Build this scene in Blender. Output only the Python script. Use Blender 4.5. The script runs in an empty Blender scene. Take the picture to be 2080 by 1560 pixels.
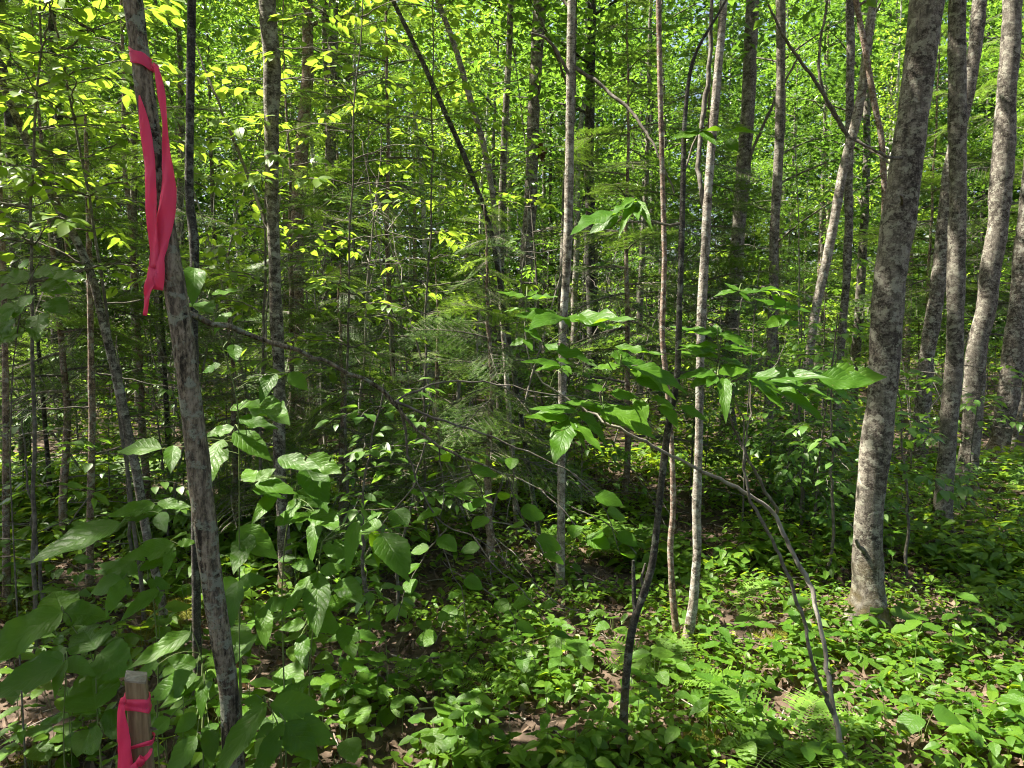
import bpy, math, random
import numpy as np
from mathutils import Matrix, Vector

random.seed(7)
rng = np.random.default_rng(7)
sc = bpy.context.scene
COL = sc.collection

# ------------------------------------------------------------------ camera
CAMZ, PITCH, FPX = 1.55, math.radians(4.5), 1485.0
cam_d = bpy.data.cameras.new('camera')
cam_d.sensor_width = 36.0
cam_d.lens = 36.0 * FPX / 2080.0
cam_d.clip_start, cam_d.clip_end = 0.05, 600.0
cam = bpy.data.objects.new('camera', cam_d)
COL.objects.link(cam)
cam.location = (0, 0, CAMZ)
cam.rotation_euler = (math.pi / 2 - PITCH, 0, 0)
sc.camera = cam

# ------------------------------------------------------------------ sky, sun, exposure
SUN = np.array([-0.50, 0.10, 0.86]); SUN /= np.linalg.norm(SUN)
elev = math.asin(SUN[2]); az = math.atan2(SUN[0], SUN[1])      # clockwise from +y
w = bpy.data.worlds.new('World'); sc.world = w; w.use_nodes = True
nt = w.node_tree
for n in list(nt.nodes): nt.nodes.remove(n)
sky = nt.nodes.new('ShaderNodeTexSky'); sky.sky_type = 'NISHITA'; sky.sun_disc = False
sky.sun_elevation = elev; sky.sun_rotation = az
sky.air_density = 1.0; sky.dust_density = 5.0; sky.ozone_density = 1.0
bg = nt.nodes.new('ShaderNodeBackground'); bg.inputs['Strength'].default_value = 0.062
wo = nt.nodes.new('ShaderNodeOutputWorld')
nt.links.new(sky.outputs[0], bg.inputs['Color']); nt.links.new(bg.outputs[0], wo.inputs['Surface'])
sun_d = bpy.data.lights.new('sun', 'SUN'); sun_d.energy = 5.0; sun_d.angle = math.radians(0.53)
sun_d.color = (1.0, 0.93, 0.80)
sun = bpy.data.objects.new('sun', sun_d); COL.objects.link(sun)
sun.rotation_euler = Vector(SUN).to_track_quat('Z', 'Y').to_euler()
sun.location = (-6, 1, 20)
sc.view_settings.view_transform = 'Standard'; sc.view_settings.look = 'None'
sc.view_settings.gamma = 1.0; sc.view_settings.use_curve_mapping = False
sc.view_settings.exposure = 2.4
sc.render.engine = 'CYCLES'
cy = sc.cycles
cy.max_bounces = 4; cy.diffuse_bounces = 2; cy.glossy_bounces = 1; cy.transmission_bounces = 2
cy.transparent_max_bounces = 4; cy.volume_bounces = 0
cy.caustics_reflective = False; cy.caustics_refractive = False
cy.sample_clamp_indirect = 6.0
cy.use_adaptive_sampling = True; cy.adaptive_threshold = 0.02; cy.adaptive_min_samples = 24; cy.filter_width = 1.1
cy.use_denoising = True; cy.denoiser = 'OPENIMAGEDENOISE'
cy.denoising_input_passes = 'RGB_ALBEDO_NORMAL'; cy.denoising_prefilter = 'NONE'

# ------------------------------------------------------------------ geometry of the view
_R = np.array([1.0, 0, 0]); _F = np.array([0, math.cos(PITCH), -math.sin(PITCH)])
_U = np.array([0, math.sin(PITCH), math.cos(PITCH)]); _C = np.array([0, 0, CAMZ])
_tab = np.random.default_rng(99).random((128, 128))

def vnoise(x, y, f=1.0, s=0):
    x = np.asarray(x, float) * f + 37.1 * s + 500.0; y = np.asarray(y, float) * f + 91.7 * s + 500.0
    xi = np.floor(x).astype(int); yi = np.floor(y).astype(int); fx = x - xi; fy = y - yi
    fx = fx * fx * (3 - 2 * fx); fy = fy * fy * (3 - 2 * fy)
    g = lambda a, b: _tab[a % 128, b % 128]
    return (g(xi, yi) * (1 - fx) + g(xi + 1, yi) * fx) * (1 - fy) + (g(xi, yi + 1) * (1 - fx) + g(xi + 1, yi + 1) * fx) * fy

def ground(x, y):
    x = np.asarray(x, float); y = np.asarray(y, float)
    h = 0.16 * (vnoise(x, y, 0.55, 1) - 0.5) + 0.05 * (vnoise(x, y, 2.1, 2) - 0.5) + 0.018 * (vnoise(x, y, 7.0, 3) - 0.5)
    h += 0.13 * np.exp(-(((x + 1.25) / 0.55) ** 2 + ((y - 3.0) / 0.4) ** 2))
    h += 0.08 * np.exp(-(((x - 0.15) / 0.4) ** 2 + ((y - 2.6) / 0.3) ** 2))
    return h + 0.035 * np.clip(y - 8, 0, 60)

def W(px, py, Y):
    d = _F + _R * ((px - 1040) / FPX) + _U * ((780 - py) / FPX)
    return _C + d * (Y / d[1])

def G(px, py):
    d = _F + _R * ((px - 1040) / FPX) + _U * ((780 - py) / FPX)
    t = 0.5
    for _ in range(400):
        p = _C + d * t
        if p[2] <= float(ground(p[0], p[1])): break
        t += max(0.01, (p[2] - float(ground(p[0], p[1]))) * 0.5)
    return _C + d * t

def PX(p):
    q = np.asarray(p) - _C
    z = q @ _F
    return 1040 + FPX * (q @ _R) / z, 780 - FPX * (q @ _U) / z, z

def unit(v):
    v = np.asarray(v, float)
    return v / (np.linalg.norm(v, axis=-1, keepdims=True) + 1e-12)

# ------------------------------------------------------------------ mesh helpers
class MB:
    def __init__(self): self.V = []; self.F = []; self.M = []; self.T = []; self.n = 0; self.L = []
    def add(self, V, F, mat=0, tone=0.5, luv=None):
        V = np.asarray(V, float).reshape(-1, 3); F = np.asarray(F, int)
        self.V.append(V); self.F.append(F + self.n); self.M.append(np.full(len(F), mat, int))
        self.T.append(np.broadcast_to(np.asarray(tone, float), (len(V),)).copy())
        self.L.append(np.zeros((len(V), 3)) if luv is None else np.asarray(luv, float))
        self.n += len(V); return self
    def mesh(self, name, mats, smooth=True):
        me = bpy.data.meshes.new(name)
        V = np.concatenate(self.V)
        me.vertices.add(len(V)); me.vertices.foreach_set('co', V.astype(np.float32).ravel())
        loops = np.concatenate([f.ravel() for f in self.F])
        sizes = np.concatenate([np.full(len(f), f.shape[1], int) for f in self.F])
        starts = np.concatenate([[0], np.cumsum(sizes)[:-1]])
        me.loops.add(len(loops)); me.loops.foreach_set('vertex_index', loops.astype(np.int32))
        me.polygons.add(len(sizes)); me.polygons.foreach_set('loop_start', starts.astype(np.int32))
        for m in mats: me.materials.append(m)
        me.polygons.foreach_set('material_index', np.concatenate(self.M).astype(np.int32))
        me.polygons.foreach_set('use_smooth', np.full(len(sizes), smooth, bool))
        me.update(calc_edges=True)
        a = me.attributes.new('tone', 'FLOAT', 'POINT'); a.data.foreach_set('value', np.concatenate(self.T).astype(np.float32))
        L = np.concatenate(self.L)
        if np.any(L):
            a = me.attributes.new('luv', 'FLOAT_VECTOR', 'POINT'); a.data.foreach_set('vector', L.astype(np.float32).ravel())
        return me

def tube(mb, pts, rad, sides=8, mat=0, tone=0.5, rough=0.0, closed=True, flare=None):
    pts = np.asarray(pts, float); n = len(pts); rad = np.broadcast_to(np.asarray(rad, float), (n,))
    tg = np.gradient(pts, axis=0); tg = unit(tg)
    ref = np.array([0.31, 0.95, 0.05]) if abs(tg[0] @ np.array([0, 0, 1])) > 0.5 else np.array([0, 0.1, 1.0])
    a = unit(np.cross(tg, ref)); b = np.cross(tg, a)
    th = np.linspace(0, 2 * math.pi, sides, endpoint=False)
    rr = rad[:, None] * (1 + rough * (rng.random((n, sides)) - 0.5))
    if flare is not None: rr = rr * (1 + flare[:, None] * (0.55 + 0.45 * np.cos(3 * th + pts[0, 0] * 7)[None]))
    V = pts[:, None] + rr[..., None] * (np.cos(th)[None, :, None] * a[:, None] + np.sin(th)[None, :, None] * b[:, None])
    i = np.arange(n - 1)[:, None] * sides; j = np.arange(sides)[None]; k = (j + 1) % sides
    F = np.stack([i + j, i + k, i + sides + k, i + sides + j], -1).reshape(-1, 4)
    mb.add(V.reshape(-1, 3), F, mat, tone)
    if closed:
        base = mb.n
        mb.add(np.vstack([V[-1], pts[-1] + tg[-1] * rad[-1] * 0.6]), np.array([[q, (q + 1) % sides, sides] for q in range(sides)]), mat, tone)

def resample(pts, step, extra=None):
    pts = np.asarray(pts, float); d = np.r_[0, np.cumsum(np.linalg.norm(np.diff(pts[:, :3], axis=0), axis=1))]
    n = max(2, int(d[-1] / step) + 1); t = np.linspace(0, d[-1], n)
    # smooth (monotone-ish) interpolation: linear then two passes of averaging
    out = np.stack([np.interp(t, d, pts[:, c]) for c in range(pts.shape[1])], 1)
    for _ in range(3):
        if len(out) > 4: out[1:-1] = 0.25 * out[:-2] + 0.5 * out[1:-1] + 0.25 * out[2:]
    return out

def leaf_grid(nl, nw, shape, fold=0.25, droop=0.25, serr=0.0, wav=0.0, seed=0):
    """leaf of length 1 along +y, z up; returns V, F, luv"""
    r = np.random.default_rng(seed)
    t = np.linspace(0, 1, nl + 1)
    wd = shape(t)
    if serr:
        wd = wd * (1 + serr * np.where(np.arange(nl + 1) % 2 == 0, 1, -1)); 
    wd[0] = 0.012; wd[-1] = 0.004
    s = np.linspace(-1, 1, 2 * nw + 1)
    X = wd[:, None] * s[None]
    Y = np.repeat(t[:, None], len(s), 1) - 0.06 * np.abs(s)[None] * np.sin(t * math.pi)[:, None]
    Z = fold * np.abs(X) - droop * (t[:, None] ** 2) + wav * np.sin(t[:, None] * 17 + s[None] * 2 + r.random() * 6) * np.abs(s)[None] * np.sin(t * math.pi)[:, None]
    if wav: Z = Z + 0.5 * wav * vnoise(X * 6 + 3 * seed, Y * 6, 1.0, seed)
    V = np.stack([X, Y, Z], -1).reshape(-1, 3); c = len(s)
    i = np.arange(nl)[:, None] * c; j = np.arange(c - 1)[None]
    F = np.stack([i + j, i + j + 1, i + c + j + 1, i + c + j], -1).reshape(-1, 4)
    L = np.stack([np.repeat(s[None], nl + 1, 0) * 0.5 + 0.5, np.repeat(t[:, None], c, 1), np.ones((nl + 1, c))], -1).reshape(-1, 3)
    return V, F, L

def sh_ovate(w, peak=0.4, p=1.0):
    def f(t):
        a = math.log(0.5) / math.log(peak)
        return 0.5 * w * np.sin(math.pi * np.clip(t, 0, 1) ** a) ** p
    return f

T_LO = (np.array([[0, 0, 0], [-0.30, 0.45, 0.10], [0, 1, -0.12], [0.30, 0.45, 0.10]]), np.array([[0, 3, 2], [0, 2, 1]]))
_m = leaf_grid(4, 1, sh_ovate(0.55, 0.42), 0.25, 0.25)
T_MID = (_m[0], _m[1])

def frames(D, N):
    D = unit(D); X = unit(np.cross(D, N)); Z = np.cross(X, D)
    return np.stack([X, D, Z], -1)          # columns

def cloud(mb, tmpl, P, D, N, S, tone, mat=0, wscale=None):
    V, F = tmpl[0], tmpl[1]
    Rm = frames(D, N)
    VV = np.broadcast_to(V, (len(P),) + V.shape)
    if wscale is not None:
        VV = VV.copy(); VV[..., 0] *= np.asarray(wscale)[:, None]
    O = np.einsum('nij,nvj->nvi', Rm, VV) * np.asarray(S)[:, None, None] + np.asarray(P)[:, None]
    FF = F[None] + (np.arange(len(P)) * len(V))[:, None, None]
    luv = None
    if len(tmpl) > 2: luv = np.tile(tmpl[2], (len(P), 1))
    mb.add(O.reshape(-1, 3), FF.reshape(-1, F.shape[1]), mat, np.repeat(tone, len(V)), luv)

# ------------------------------------------------------------------ object helpers
def setp(o, label=None, cat=None, group=None, kind=None):
    if label: o['label'] = label
    if cat: o['category'] = cat
    if group: o['group'] = group
    if kind: o['kind'] = kind
    return o
def empty(name, loc, label=None, cat=None, group=None):
    o = bpy.data.objects.new(name, None); o.empty_display_size = 0.05
    o.location = Vector(loc); COL.objects.link(o)
    return setp(o, label, cat, group)
def obj(name, me, parent=None, mat4=None):
    o = bpy.data.objects.new(name, me); COL.objects.link(o)
    if parent is not None: o.parent = parent
    if mat4 is not None: o.matrix_basis = mat4
    return o
def leafmat(p, d, n, s, wmul=1.0):
    R = frames(np.asarray(d, float)[None], np.asarray(n, float)[None])[0] * s
    R = R.copy(); R[:, 0] *= wmul
    return Matrix(((R[0, 0], R[0, 1], R[0, 2], p[0]), (R[1, 0], R[1, 1], R[1, 2], p[1]), (R[2, 0], R[2, 1], R[2, 2], p[2]), (0, 0, 0, 1)))

# ------------------------------------------------------------------ materials
def new_mat(name):
    m = bpy.data.materials.new(name); m.use_nodes = True
    t = m.node_tree
    for n in list(t.nodes): t.nodes.remove(n)
    out = t.nodes.new('ShaderNodeOutputMaterial')
    return m, t, out
def ramp(t, stops, fac):
    r = t.nodes.new('ShaderNodeValToRGB'); e = r.color_ramp.elements
    while len(e) < len(stops): e.new(0.5)
    for el, (p, c) in zip(e, stops): el.position = p; el.color = (*c, 1)
    t.links.new(fac, r.inputs[0]); return r.outputs[0]
def math_(t, op, a, b=None, c=None):
    n = t.nodes.new('ShaderNodeMath'); n.operation = op
    for i, v in enumerate((a, b, c)):
        if v is None: continue
        if isinstance(v, (int, float)): n.inputs[i].default_value = v
        else: t.links.new(v, n.inputs[i])
    return n.outputs[0]
def noise(t, vec, scale, detail=3.0, rough=0.55, stretch=None):
    if stretch is not None:
        mp = t.nodes.new('ShaderNodeMapping'); mp.inputs['Scale'].default_value = stretch
        t.links.new(vec, mp.inputs[0]); vec = mp.outputs[0]
    n = t.nodes.new('ShaderNodeTexNoise'); n.inputs['Scale'].default_value = scale
    n.inputs['Detail'].default_value = detail; n.inputs['Roughness'].default_value = rough
    t.links.new(vec, n.inputs['Vector']); return n.outputs['Fac']
def mixc(t, fac, a, b):
    n = t.nodes.new('ShaderNodeMix'); n.data_type = 'RGBA'
    if isinstance(fac, (int, float)): n.inputs[0].default_value = fac
    else: t.links.new(fac, n.inputs[0])
    for i, v in ((6, a), (7, b)):
        if isinstance(v, tuple): n.inputs[i].default_value = (*v, 1)
        else: t.links.new(v, n.inputs[i])
    return n.outputs[2]

def leaf_material(name, dark, light, transl, tf=0.42, rough=0.42, spec=0.45, veins=False, spots=0.0):
    m, t, out = new_mat(name)
    at = t.nodes.new('ShaderNodeAttribute'); at.attribute_name = 'tone'
    oi = t.nodes.new('ShaderNodeObjectInfo')
    tone = math_(t, 'ADD', at.outputs['Fac'], math_(t, 'MULTIPLY', math_(t, 'SUBTRACT', oi.outputs['Random'], 0.5), 0.7))
    col = ramp(t, [(0.0, dark), (1.0, light)], tone)
    tcol = ramp(t, [(0.0, tuple(c * 0.75 for c in transl)), (1.0, tuple(min(1, c * 1.2) for c in transl))], tone)
    p = t.nodes.new('ShaderNodeBsdfPrincipled')
    p.inputs['Roughness'].default_value = rough; p.inputs['Specular IOR Level'].default_value = spec
    geo = t.nodes.new('ShaderNodeNewGeometry')
    if veins:
        lu = t.nodes.new('ShaderNodeAttribute'); lu.attribute_name = 'luv'
        sp = t.nodes.new('ShaderNodeSeparateXYZ'); t.links.new(lu.outputs['Vector'], sp.inputs[0])
        au = math_(t, 'ABSOLUTE', math_(t, 'SUBTRACT', sp.outputs[0], 0.5))
        tc = t.nodes.new('ShaderNodeTexCoord')
        nz = noise(t, tc.outputs['Object'], 9.0, 3)
        ph = math_(t, 'SUBTRACT', math_(t, 'MULTIPLY', sp.outputs[1], 8.0), math_(t, 'MULTIPLY', au, 5.5))
        tri = math_(t, 'PINGPONG', math_(t, 'ADD', ph, math_(t, 'MULTIPLY', nz, 0.5)), 0.5)
        side = math_(t, 'SMOOTH_MIN', math_(t, 'MULTIPLY', tri, 5.0), 1.0, 0.2)
        mid = math_(t, 'MINIMUM', math_(t, 'MULTIPLY', au, 26.0), 1.0)
        v = math_(t, 'MINIMUM', side, mid)
        vl = math_(t, 'SUBTRACT', 1.0, v)
        col = mixc(t, math_(t, 'MULTIPLY', vl, 0.16), col, tuple(min(1, c * 1.5) for c in light))
        nz2 = noise(t, tc.outputs['Object'], 5.0, 4)
        col = mixc(t, math_(t, 'MULTIPLY', math_(t, 'SUBTRACT', nz2, 0.35), 0.9), col, tuple(c * 0.8 for c in dark))
        if spots:
            vo = t.nodes.new('ShaderNodeTexVoronoi'); vo.inputs['Scale'].default_value = 9.0
            t.links.new(tc.outputs['Object'], vo.inputs['Vector'])
            sm = math_(t, 'MULTIPLY', math_(t, 'LESS_THAN', vo.outputs['Distance'], 0.11), math_(t, 'GREATER_THAN', nz2, 0.52))
            col = mixc(t, math_(t, 'MULTIPLY', sm, spots), col, (0.16, 0.13, 0.05))
        bp = t.nodes.new('ShaderNodeBump'); bp.inputs['Strength'].default_value = 0.2; bp.inputs['Distance'].default_value = 0.02
        t.links.new(math_(t, 'ADD', v, math_(t, 'MULTIPLY', nz, 0.8)), bp.inputs['Height']); t.links.new(bp.outputs[0], p.inputs['Normal'])
        nr = noise(t, tc.outputs['Object'], 14.0, 4)
        t.links.new(math_(t, 'MULTIPLY_ADD', nr, 0.35, rough - 0.15), p.inputs['Roughness'])
    # the underside of a leaf is paler and duller
    col = mixc(t, math_(t, 'MULTIPLY', geo.outputs['Backfacing'], 0.45), col, tuple(min(1, c * 1.3 + 0.008) for c in light))
    t.links.new(col, p.inputs['Base Color'])
    tr = t.nodes.new('ShaderNodeBsdfTranslucent'); t.links.new(tcol, tr.inputs['Color'])
    mx = t.nodes.new('ShaderNodeMixShader'); mx.inputs[0].default_value = tf
    t.links.new(p.outputs[0], mx.inputs[1]); t.links.new(tr.outputs[0], mx.inputs[2])
    t.links.new(mx.outputs[0], out.inputs['Surface'])
    return m

def bark_material(name, base, pale, dark, lichen=(0.42, 0.43, 0.38), lich=0.45, vert=False, patch=0.5, bump=0.6, mossy=True, scale=1.0):
    m, t, out = new_mat(name)
    tc = t.nodes.new('ShaderNodeTexCoord'); co = tc.outputs['Object']
    oi = t.nodes.new('ShaderNodeObjectInfo')
    va = t.nodes.new('ShaderNodeVectorMath'); va.operation = 'ADD'
    mlt = t.nodes.new('ShaderNodeVectorMath'); mlt.operation = 'SCALE'; mlt.inputs[0].default_value = (13.0, 7.0, 5.0)
    t.links.new(oi.outputs['Random'], mlt.inputs['Scale'])
    t.links.new(co, va.inputs[0]); t.links.new(mlt.outputs[0], va.inputs[1]); co = va.outputs[0]
    st = (1, 1, 0.16) if vert else (1, 1, 1.25)
    grain = noise(t, co, (58 if vert else 26) * scale, 5, 0.65, st)
    fine = noise(t, co, 110 * scale, 4, 0.6, (1, 1, 0.5 if vert else 1.4))
    big = noise(t, co, 7 * scale, 4, 0.6, (1, 1, 0.6))
    c = ramp(t, [(0.41, dark), (0.5, base), (0.61, pale)], math_(t, 'ADD', math_(t, 'MULTIPLY', grain, 0.75), math_(t, 'MULTIPLY', math_(t, 'SUBTRACT', fine, 0.25), 0.5)))
    c = mixc(t, math_(t, 'MULTIPLY', math_(t, 'GREATER_THAN', big, 0.5), patch * 0.35), c, pale)
    crack = noise(t, co, 70 * scale, 4, 0.6, (1, 1, 0.14))
    if not vert: c = mixc(t, math_(t, 'MULTIPLY', ramp(t, [(0.36, (1, 1, 1)), (0.44, (0, 0, 0))], crack), 0.6), c, dark)
    dk = ramp(t, [(0.30, (1, 1, 1)), (0.44, (0, 0, 0))], big)
    c = mixc(t, math_(t, 'MULTIPLY', dk, 0.5), c, dark)
    l1 = noise(t, co, 17 * scale, 5, 0.7, (1, 1, 1.3))
    lm = ramp(t, [(0.53, (0, 0, 0)), (0.58, (1, 1, 1))], l1)
    c = mixc(t, math_(t, 'MULTIPLY', lm, lich), c, lichen)
    sp = noise(t, co, 150 * scale, 2, 0.5)
    c = mixc(t, math_(t, 'MULTIPLY', math_(t, 'GREATER_THAN', sp, 0.66), 0.6), c, dark)
    if mossy:
        sx = t.nodes.new('ShaderNodeSeparateXYZ'); t.links.new(tc.outputs['Object'], sx.inputs[0])
        hz = t.nodes.new('ShaderNodeMapRange'); hz.inputs['From Min'].default_value = 0.45; hz.inputs['From Max'].default_value = 0.0
        t.links.new(sx.outputs[2], hz.inputs[0])
        mm = math_(t, 'MULTIPLY', hz.outputs[0], ramp(t, [(0.42, (0, 0, 0)), (0.6, (1, 1, 1))], noise(t, co, 12, 4)))
        c = mixc(t, math_(t, 'MULTIPLY', mm, 0.85), c, (0.10, 0.075, 0.02))
    p = t.nodes.new('ShaderNodeBsdfPrincipled'); p.inputs['Roughness'].default_value = 0.88
    p.inputs['Specular IOR Level'].default_value = 0.25
    t.links.new(c, p.inputs['Base Color'])
    bp = t.nodes.new('ShaderNodeBump'); bp.inputs['Strength'].default_value = bump; bp.inputs['Distance'].default_value = 0.006
    t.links.new(math_(t, 'ADD', grain, math_(t, 'ADD', math_(t, 'MULTIPLY', lm, 0.25), math_(t, 'MULTIPLY', fine, 0.5))), bp.inputs['Height'])
    t.links.new(bp.outputs[0], p.inputs['Normal'])
    t.links.new(p.outputs[0], out.inputs['Surface'])
    return m

def simple_material(name, stops, scale, rough=0.9, bump=0.3, stretch=None, transl=None, tf=0.3, use_tone=False, spec=0.25, detail=5):
    m, t, out = new_mat(name)
    tc = t.nodes.new('ShaderNodeTexCoord')
    nz = noise(t, tc.outputs['Object'], scale, detail, 0.6, stretch)
    f = nz
    if use_tone:
        at = t.nodes.new('ShaderNodeAttribute'); at.attribute_name = 'tone'
        f = math_(t, 'ADD', math_(t, 'MULTIPLY', at.outputs['Fac'], 0.75), math_(t, 'MULTIPLY', nz, 0.25))
    c = ramp(t, stops, f)
    p = t.nodes.new('ShaderNodeBsdfPrincipled'); p.inputs['Roughness'].default_value = rough
    p.inputs['Specular IOR Level'].default_value = spec
    t.links.new(c, p.inputs['Base Color'])
    if bump:
        bp = t.nodes.new('ShaderNodeBump'); bp.inputs['Strength'].default_value = bump; bp.inputs['Distance'].default_value = 0.01
        t.links.new(nz, bp.inputs['Height']); t.links.new(bp.outputs[0], p.inputs['Normal'])
    if transl:
        tr = t.nodes.new('ShaderNodeBsdfTranslucent'); tr.inputs[0].default_value = (*transl, 1)
        mx = t.nodes.new('ShaderNodeMixShader'); mx.inputs[0].default_value = tf
        t.links.new(p.outputs[0], mx.inputs[1]); t.links.new(tr.outputs[0], mx.inputs[2])
        t.links.new(mx.outputs[0], out.inputs['Surface'])
    else:
        t.links.new(p.outputs[0], out.inputs['Surface'])
    return m

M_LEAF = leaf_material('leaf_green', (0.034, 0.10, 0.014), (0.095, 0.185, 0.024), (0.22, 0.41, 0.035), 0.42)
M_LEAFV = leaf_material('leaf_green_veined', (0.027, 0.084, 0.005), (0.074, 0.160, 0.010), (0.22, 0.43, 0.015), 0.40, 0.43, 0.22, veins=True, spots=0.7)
M_FARLEAF = leaf_material('leaf_shade_tint', (0.02, 0.06, 0.012), (0.06, 0.125, 0.02), (0.13, 0.27, 0.025), 0.36)  # darker leaf copy: shade of the far wood put into the colour
M_SUNLEAF = leaf_material('leaf_sunlit_tint', (0.055, 0.125, 0.014), (0.13, 0.21, 0.025), (0.33, 0.50, 0.04), 0.48)  # lighter, yellower leaf copy: sunlight put into its colour
M_HERB = leaf_material('herb_green', (0.03, 0.092, 0.009), (0.095, 0.18, 0.016), (0.32, 0.46, 0.02), 0.44, 0.45, 0.27)
M_HERBV = leaf_material('herb_green_veined', (0.03, 0.092, 0.009), (0.09, 0.175, 0.016), (0.31, 0.46, 0.02), 0.42, 0.44, 0.27, veins=True)
M_FERN = leaf_material('fern_green', (0.07, 0.15, 0.02), (0.13, 0.24, 0.03), (0.3, 0.46, 0.04), 0.42, 0.5, 0.3)
M_NEEDLE = leaf_material('fir_needles', (0.052, 0.115, 0.022), (0.11, 0.195, 0.038), (0.22, 0.37, 0.035), 0.38, 0.42, 0.3)
M_STEM = simple_material('green_stem', [(0.3, (0.08, 0.13, 0.03)), (0.7, (0.14, 0.17, 0.06))], 30, 0.6, 0)
M_TWIG = simple_material('twig_bark', [(0.3, (0.05, 0.042, 0.034)), (0.55, (0.13, 0.115, 0.095)), (0.75, (0.26, 0.25, 0.22))], 40, 0.9, 0.4)
M_DEAD = simple_material('dead_wood', [(0.3, (0.10, 0.08, 0.065)), (0.6, (0.25, 0.23, 0.20)), (0.8, (0.36, 0.34, 0.31))], 35, 0.9, 0.4, (1, 1, 0.4))
M_GREY = bark_material('bark_grey', (0.10, 0.086, 0.069), (0.22, 0.198, 0.163), (0.025, 0.021, 0.016), lichen=(0.35, 0.35, 0.29), lich=0.6)
M_GREYB = bark_material('bark_grey_banded', (0.095, 0.082, 0.067), (0.20, 0.182, 0.152), (0.028, 0.023, 0.018), lichen=(0.34, 0.335, 0.27), lich=0.5, patch=0.8)
M_PALE = bark_material('bark_pale', (0.18, 0.155, 0.128), (0.32, 0.29, 0.245), (0.05, 0.04, 0.03), lich=0.55)
M_DARK = bark_material('bark_dark', (0.034, 0.030, 0.025), (0.085, 0.078, 0.064), (0.012, 0.011, 0.009), lichen=(0.22, 0.235, 0.19), lich=0.45, scale=1.6)
M_FLAKY = bark_material('bark_flaky', (0.115, 0.094, 0.064), (0.25, 0.215, 0.155), (0.018, 0.015, 0.010), lichen=(0.23, 0.255, 0.19), lich=0.7, vert=True, bump=1.0, mossy=False, scale=1.3)
M_RED = bark_material('bark_reddish', (0.16, 0.105, 0.075), (0.30, 0.23, 0.18), (0.05, 0.035, 0.028), lich=0.45, scale=1.5)
M_BIRCH = bark_material('bark_birch', (0.42, 0.40, 0.37), (0.62, 0.60, 0.57), (0.10, 0.09, 0.08), lich=0.3)
M_SOIL = simple_material('forest_soil', [(0.3, (0.03, 0.022, 0.015)), (0.55, (0.075, 0.052, 0.037)), (0.75, (0.13, 0.095, 0.07))], 14, 0.95, 0.8, detail=8)
M_LITTER = simple_material('dead_leaves', [(0.05, (0.030, 0.020, 0.012)), (0.45, (0.095, 0.064, 0.042)), (0.8, (0.19, 0.138, 0.100)), (1.0, (0.30, 0.24, 0.185))], 30, 0.8, 0.4, use_tone=True, transl=(0.2, 0.11, 0.05), tf=0.12)
M_MOSS = simple_material('moss', [(0.2, (0.05, 0.062, 0.012)), (0.6, (0.12, 0.125, 0.02)), (1.0, (0.24, 0.21, 0.035))], 25, 0.95, 0.5, use_tone=True, transl=(0.25, 0.24, 0.03), tf=0.25)
M_STAKE = simple_material('weathered_wood', [(0.25, (0.085, 0.058, 0.030)), (0.5, (0.20, 0.145, 0.080)), (0.75, (0.33, 0.255, 0.150))], 34, 0.85, 0.5, (3.0, 3.0, 0.22), detail=6)
M_STAKETOP = simple_material('cut_wood', [(0.3, (0.13, 0.11, 0.08)), (0.7, (0.26, 0.235, 0.195))], 60, 0.85, 0.5)
M_PINK = simple_material('pink_tape', [(0.3, (0.86, 0.060, 0.165)), (0.7, (0.92, 0.085, 0.21))], 26, 0.38, 1.0, (1, 1, 0.25), transl=(0.97, 0.10, 0.19), tf=0.42, spec=0.4)
M_BROWNLEAF = simple_material('dry_brown_leaf', [(0.3, (0.07, 0.035, 0.018)), (0.7, (0.20, 0.11, 0.055))], 20, 0.85, 0.5)

# ------------------------------------------------------------------ ground sheet
def build_ground():
    def axis(lo, hi, a, b, fine, coarse):
        l = [a]
        s = fine
        while l[-1] > lo: s = min(coarse, s * 1.22); l.append(l[-1] - s)
        l = l[::-1]; x = a
        while x < b: x += fine; l.append(x)
        s = fine
        while l[-1] < hi: s = min(coarse, s * 1.22); l.append(l[-1] + s)
        return np.array(l)
    X = axis(-160, 160, -4.5, 4.5, 0.055, 12); Y = axis(-60, 260, 0.8, 7.5, 0.055, 12)
    gx, gy = np.meshgrid(X, Y)
    V = np.stack([gx, gy, ground(gx, gy)], -1).reshape(-1, 3); c = len(X)
    i = np.arange(len(Y) - 1)[:, None] * c; j = np.arange(c - 1)[None]
    F = np.stack([i + j, i + j + 1, i + c + j + 1, i + c + j], -1).reshape(-1, 4)
    o = obj('ground', MB().add(V, F).mesh('ground', [M_SOIL]))
    setp(o, 'brown forest floor soil under the leaf litter and herbs', 'ground', kind='structure')
build_ground()

# ------------------------------------------------------------------ sunlit spots that the added canopy's gaps are cut for
LIT = []; TARGETS = []
def lit_g(px, py, r):
    g = G(px, py); TARGETS.append((px, py, g)); LIT.append((g[0] - SUN[0] * g[2] / SUN[2], g[1] - SUN[1] * g[2] / SUN[2], r))
def lit_a(px, py, Y, r):
    p = W(px, py, Y); TARGETS.append((px, py, p)); k = p[2] / SUN[2]; LIT.append((p[0] - SUN[0] * k, p[1] - SUN[1] * k, r))
for a in [(690, 1000, .45), (640, 930, .5), (760, 960, .45), (560, 900, .4), (1190, 1110, .42), (1235, 1195, .28), (1000, 1150, .22),
          (1120, 1140, .28), (1600, 1270, .34), (1660, 1385, .30), (1540, 1200, .32), (1740, 1330, .28), (1960, 1350, .34), (2010, 1480, .3),
          (1900, 1430, .28), (1860, 1240, .24), (1320, 950, .4), (1500, 960, .5), (1620, 870, .7), (200, 1150, .22), (330, 990, .35),
          (120, 980, .4), (1750, 1450, .2), (1560, 1500, .16)]: lit_g(*a)
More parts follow.
